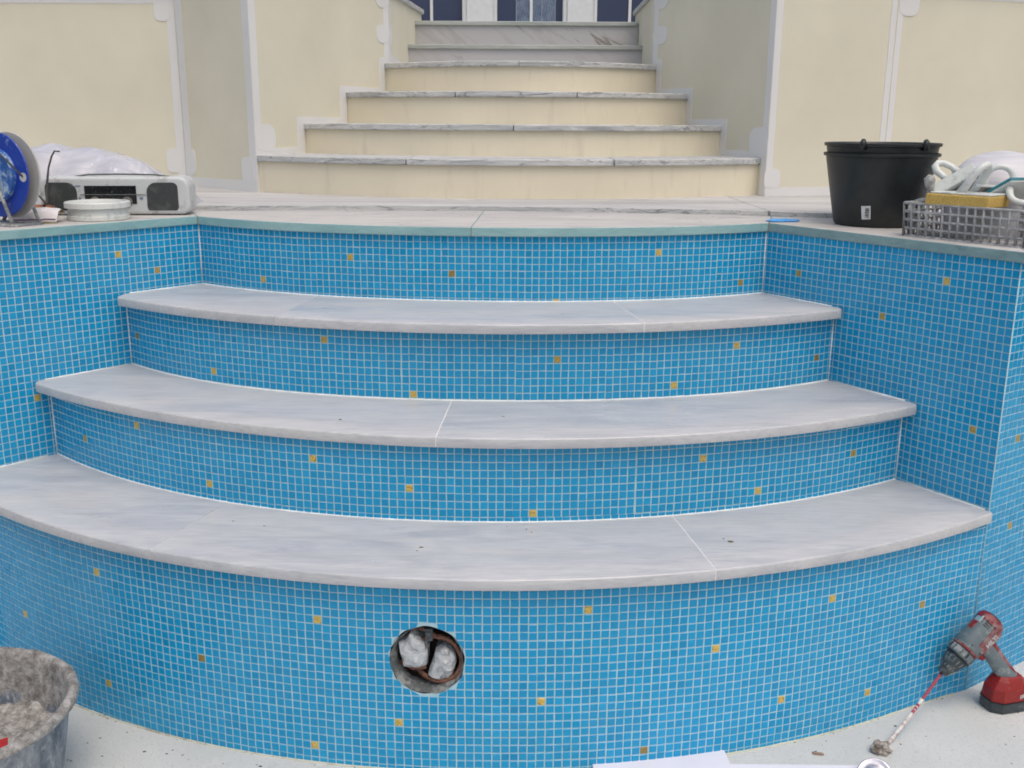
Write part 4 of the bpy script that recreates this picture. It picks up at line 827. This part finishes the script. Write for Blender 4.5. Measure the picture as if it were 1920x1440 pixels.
for i in range(4):
    mb = MB(); mb.obox(dl((7.9+.28*i)*f_, -1.0, 1.22), dax*.07, hd*.38+sdv*.12, sdv*.12); mb.build('vent_slot', nb_, dr_)
for a, b in ((5.0, .9), (5.0, -.7), (8.6, -.2)):
    mb = MB(); mb.lathe([(.01, .06), (.12, .06), (.13, 0)], dl(a*f_, b, 1.46), sdv, 10); mb.build('screw', M['ddark'], dr_)
mb = MB(); mb.tube([dl(a*f_, -1.73+.02*a, 0) for a in (4.4, 6, 8.6)], .05, 6); mb.build('housing_seam', nb_, dr_)
# handle and battery
hA = dl(6.6*f_, 1.1, 0); hB_ = bat+Vector((-.1, 0, 4.3)); hv = (hB_-hA); HLn = hv.length; hv.normalize(); side = sdv; fw = hv.cross(side).normalized()
if fw.dot(dax) > 0: fw = -fw                                # fw points towards the chuck
hl = lambda a, b, c: hA+hv*a+fw*b+side*c
def sec(mb, fr, secs, n=24, sq=2.6):
    vs = []
    for a, cb, hb, hc in secs:
        for i in range(n):
            t_ = 2*math.pi*i/n; c, s_ = math.cos(t_), math.sin(t_); vs.append(fr(a, cb+hb*math.copysign(abs(c)**(2/sq), c), hc*math.copysign(abs(s_)**(2/sq), s_)))
    m = len(secs); mb.add(vs, [(j*n+i, j*n+(i+1) % n, (j+1)*n+(i+1) % n, (j+1)*n+i) for j in range(m-1) for i in range(n)]+[tuple(range(n))[::-1], tuple(range((m-1)*n, m*n))])
mb = MB(); sec(mb, hl, [(-.4, .2, 1.3, .95), (.8, .05, 1.05, .85), (HLn*.5, 0, .98, .85), (HLn*.8, 0, 1.05, .95), (HLn+.2, 0, 1.25, 1.1)]); mb.build('handle', M['dgrey'], dr_, smooth=True, angle=50)
mb = MB(); sec(mb, lambda a, b, c: hl(a, b-.68, c), [(.2, 0, .5, .8), (HLn*.5, 0, .5, .75), (HLn, 0, .55, .85)]); mb.build('rear_grip', M['dred'], dr_, smooth=True, angle=50)
mb = MB(); sec(mb, lambda a, b, c: hl(a, b+1.25, c), [(.55, 0, .45, .38), (1.1, .1, .5, .42), (1.8, -.05, .4, .38)]); mb.build('trigger', M['dred2'], dr_, smooth=True)
bx = (fw-Vector((0, 0, fw.z))).normalized(); by = Vector((-bx.y, bx.x, 0)); 
if by.dot(side) < 0: by = -by
bl2 = lambda x, y, z: bat+bx*x+by*y+Vector((0, 0, z))
def loft(mb, lv, mi=0):
    n = len(lv[0][1]); vs = [bl2(x, y, z) for z, pl in lv for x, y in pl]; m = len(lv)
    mb.add(vs, [(j*n+i, j*n+(i+1) % n, (j+1)*n+(i+1) % n, (j+1)*n+i) for j in range(m-1) for i in range(n)]+[tuple(range(n))[::-1], tuple(range((m-1)*n, m*n))], mi)
o8 = lambda a, b, cx_=0: [(cx_+a, -b*.55), (cx_+a, b*.55), (cx_+a*.6, b), (cx_-a*.6, b), (cx_-a, b*.55), (cx_-a, -b*.55), (cx_-a*.6, -b), (cx_+a*.6, -b)]
mb = MB(); loft(mb, [(.02, o8(2.5, 1.75)), (.3, o8(2.75, 1.95)), (1.55, o8(2.75, 1.95))]); mb.build('battery_base', M['ddark'], dr_, bevel=.12)
mb = MB(); loft(mb, [(1.55, o8(2.7, 1.9)), (3.2, o8(2.55, 1.75)), (4.2, o8(1.9, 1.4)), (4.7, o8(1.4, 1.15))]); batb = mb.build('battery', M['dred2'], dr_, bevel=.15)
mb = MB(); loft(mb, [(1.5, o8(2.78, 1.98)), (1.6, o8(2.78, 1.98))]); mb.build('battery_seam', M['black'], dr_)
for q in range(3):
    mb = MB(); mb.obox(bl2(-.75-.22*q, 1.88, 2.25+.06*q), bx*.05, by*.03, Vector((0, 0, .26))); mb.build('white_mark', simple('white_ink', (.6, .6, .6), .5), dr_)
def text(s_, name, o, xdir, ydir, size, parent, mat, lift=.03):
    cu = bpy.data.curves.new(name, 'FONT'); cu.body = s_; cu.size = size*p*1.35; cu.align_x = 'CENTER'; cu.align_y = 'CENTER'; cu.extrude = .012*p; cu.offset = .03*p*size
    tmp = bpy.data.objects.new(name+'_tmp', cu); S.collection.objects.link(tmp); bpy.context.view_layer.update()
    me = bpy.data.meshes.new_from_object(tmp.evaluated_get(bpy.context.evaluated_depsgraph_get())); bpy.data.objects.remove(tmp)
    x = Vector(xdir).normalized(); y = (Vector(ydir)-x*Vector(ydir).dot(x)).normalized(); z = x.cross(y)
    L = org(parent); Mx = Matrix((x, y, z)).transposed().to_4x4(); Mx.translation = W(*(Vector(o)+z*lift))-L; me.transform(Mx)
    me.materials.clear(); me.materials.append(mat); ob = bpy.data.objects.new(name, me); S.collection.objects.link(ob); ob.parent = parent; return ob
wp = simple('white_print_ink', (.48, .48, .48), .5)
yy = -hd if (dax.cross(-hd)).dot(sdv) > 0 else hd
xx = dax if (dax.cross(-hd)).dot(sdv) > 0 else dax
text('HILTI', 'lettering', dl(7.1*f_, .82, 1.58), xx, yy, .6, plate, wp, .06)
# red and white coated mixing rod in the chuck
rodE = Vector((45.0, 105.6, zf(45, 105.6)+.25)); r0_, r1_ = dT-dax*-.1, rodE
rd = empty('mixing_rod', W(*rodE), 'thin red mixing rod caked with white mortar, from the drill chuck to the floor', 'rod')
P_ = lambda t_: r0_+(r1_-r0_)*t_+Vector((0, 0, -.5*math.sin(math.pi*t_)*.4))
mb = MB(); mb.tube([P_(i/20) for i in range(9)], .19, 10); mb.tube([P_(.45+.02*i) for i in range(9)], [.2]*9, 10); mb.build('red_shaft', simple('red_shaft', (.30, .03, .06), .4, var=.25), rd, smooth='all')
mb = MB(); mb.tube([P_(.38+.62*i/30) for i in range(31)], [.23*(1+.35*mnoise.noise(Vector((i*.9, 1, 2))))*(.8 if i in (3, 4, 5, 6, 7, 8, 9) else 1.1) for i in range(31)], 9); mb.build('mortar_coating', worn('white_mortar', (.60, .60, .58), (.42, .30, .28), .5, .9, 90, bump=.5), rd, smooth='all')
# mortar lump and chrome cup
def rock(name, c, r, seed, mat, label, cat, sc=(1, 1, 1)):
    bm = bmesh.new(); bmesh.ops.create_icosphere(bm, subdivisions=4, radius=1)
    for v in bm.verts:
        n1 = mnoise.noise(v.co*1.6+Vector((seed, 0, 0)))*.45+mnoise.noise(v.co*4+Vector((seed, 3, 0)))*.18
        v.co = Vector((v.co.x*sc[0], v.co.y*sc[1], v.co.z*sc[2]))*(1+n1)*r*p
    me = bpy.data.meshes.new(name); bm.to_mesh(me); bm.free(); me.materials.append(mat); o = bpy.data.objects.new(name, me); S.collection.objects.link(o); o.location = W(*c); return tag(o, label, cat)
M['lump'] = worn('mortar_lump', (.42, .38, .34), (.16, .13, .11), .55, .95, 70, bump=.8)
rock('mortar_lump', (43.5, 104.0, zf(43.5, 104)+.55), 1.0, 2.2, M['lump'], 'broken lump of brownish mortar at the end of the mixing rod', 'mortar lump', (1, 1, .75))
cc = Vector((40.9, 98.7, zf(41.5, 101)+.65)); ca = Vector((-.28, -.55, .8)).normalized()
mb = MB(); mb.lathe([(1.85, -.35), (1.92, -.1), (1.85, .06), (1.7, .1), (1.5, -.02), (1.0, .14), (.5, .24), (.01, .28)], cc, ca, 56); mb.lathe([(1.85, -.35), (1.1, -1.0), (.6, -1.15), (.01, -1.18)], cc, ca, 40)
tag(mb.build('chrome_cup', M['chrome'], loc=W(*cc), smooth=True, angle=50), 'round chrome cup lying on the pool floor beside the mortar lump', 'cup')
mb = MB(); q = [(35.4, 103.8), (36.4, 103.6), (36.7, 103.35), (36.4, 103.25), (35.5, 103.45)]; mb.add([(x, y, zf(x, y)+.02) for x, y in q]+[(x, y, zf(x, y)+.28) for x, y in q], [tuple(range(5))[::-1], tuple(range(5, 10))]+[(i, (i+1) % 5, 5+(i+1) % 5, 5+i) for i in range(5)])
tag(mb.build('wood_chip', simple('brown_chip', (.30, .21, .16), .8), loc=W(36, 103.5, zf(36, 103.5)), bevel=.04), 'small brown wood chip on the pool floor left of the chrome cup', 'wood chip')
# crumbs and bits of leaf on treads and floor
k = N('crumbs_mat', .9); v = k.coord(); f = k.noise(v, 8, 2); k.col(k.ramp(f, [(.35, (.05, .045, .035)), (.5, (.13, .14, .07)), (.65, (.30, .27, .22))])); rnd = random.Random(21); mb = MB()
def crumb(x, y, z, s_):
    a = rnd.random()*6.28; h = s_*.35; pts = [(math.cos(a+t_)*s_*rnd.uniform(.6, 1.3), math.sin(a+t_)*s_*rnd.uniform(.35, .8)) for t_ in (0, 1.3, 2.6, 3.9, 5.1)]
    mb.add([(x+u, y+v_, z) for u, v_ in pts]+[(x+u*.7, y+v_*.7, z+h) for u, v_ in pts], [tuple(range(5, 10)), tuple(range(5))[::-1]]+[(i, (i+1) % 5, 5+(i+1) % 5, 5+i) for i in range(5)])
for x, y, z, s_ in ((-21.2, 119.8, z2, .22), (-1.1, 121.5, z2, .2), (4.6, 120, z2, .1), (-29.5, 112.5, z3, .18), (-33.6, 114, z3, .12), (-10.2, 106.5, z3, .26), (-10.6, 105.6, z3, .14), (25.4, 108.6, z3, .34), (24.8, 109.5, z3, .16), (6.7, 144-10, z1, .12), (1.8, 112, z3, .12), (2.4, 111, z3, .12), (-.5, 112.8, z3, .1), (-14.9, 102.6, z3, .1)): crumb(x, y, z+.005, s_)
for i in range(150):
    x = rnd.uniform(-60, 66); lo = R4(x)-1; y = rnd.uniform(max(84, lo-16), lo) if abs(x) < 59 else rnd.uniform(95, 116); crumb(x, y, zf(x, y)+.005, rnd.uniform(.06, .16)*rnd.choice((1, 1, 1.6)))
for i in range(40): x = rnd.uniform(-56, 58); crumb(x, R4(x)-rnd.uniform(.1, .7), zf(x, R4(x))+.01, rnd.uniform(.06, .18))
for i in range(60):
    x = rnd.uniform(-45, 48); crumb(x, rnd.uniform(c0(max(-47, min(37, x)))+1.5, 185), ZT+.005 if rnd.random() < .5 else z0+.005, rnd.uniform(.04, .1))
tag(mb.build('crumbs', k.m, loc=W(0, 105, -71)), 'scattered crumbs and dry leaf bits on the treads and pool floor', 'crumbs', kind='stuff')
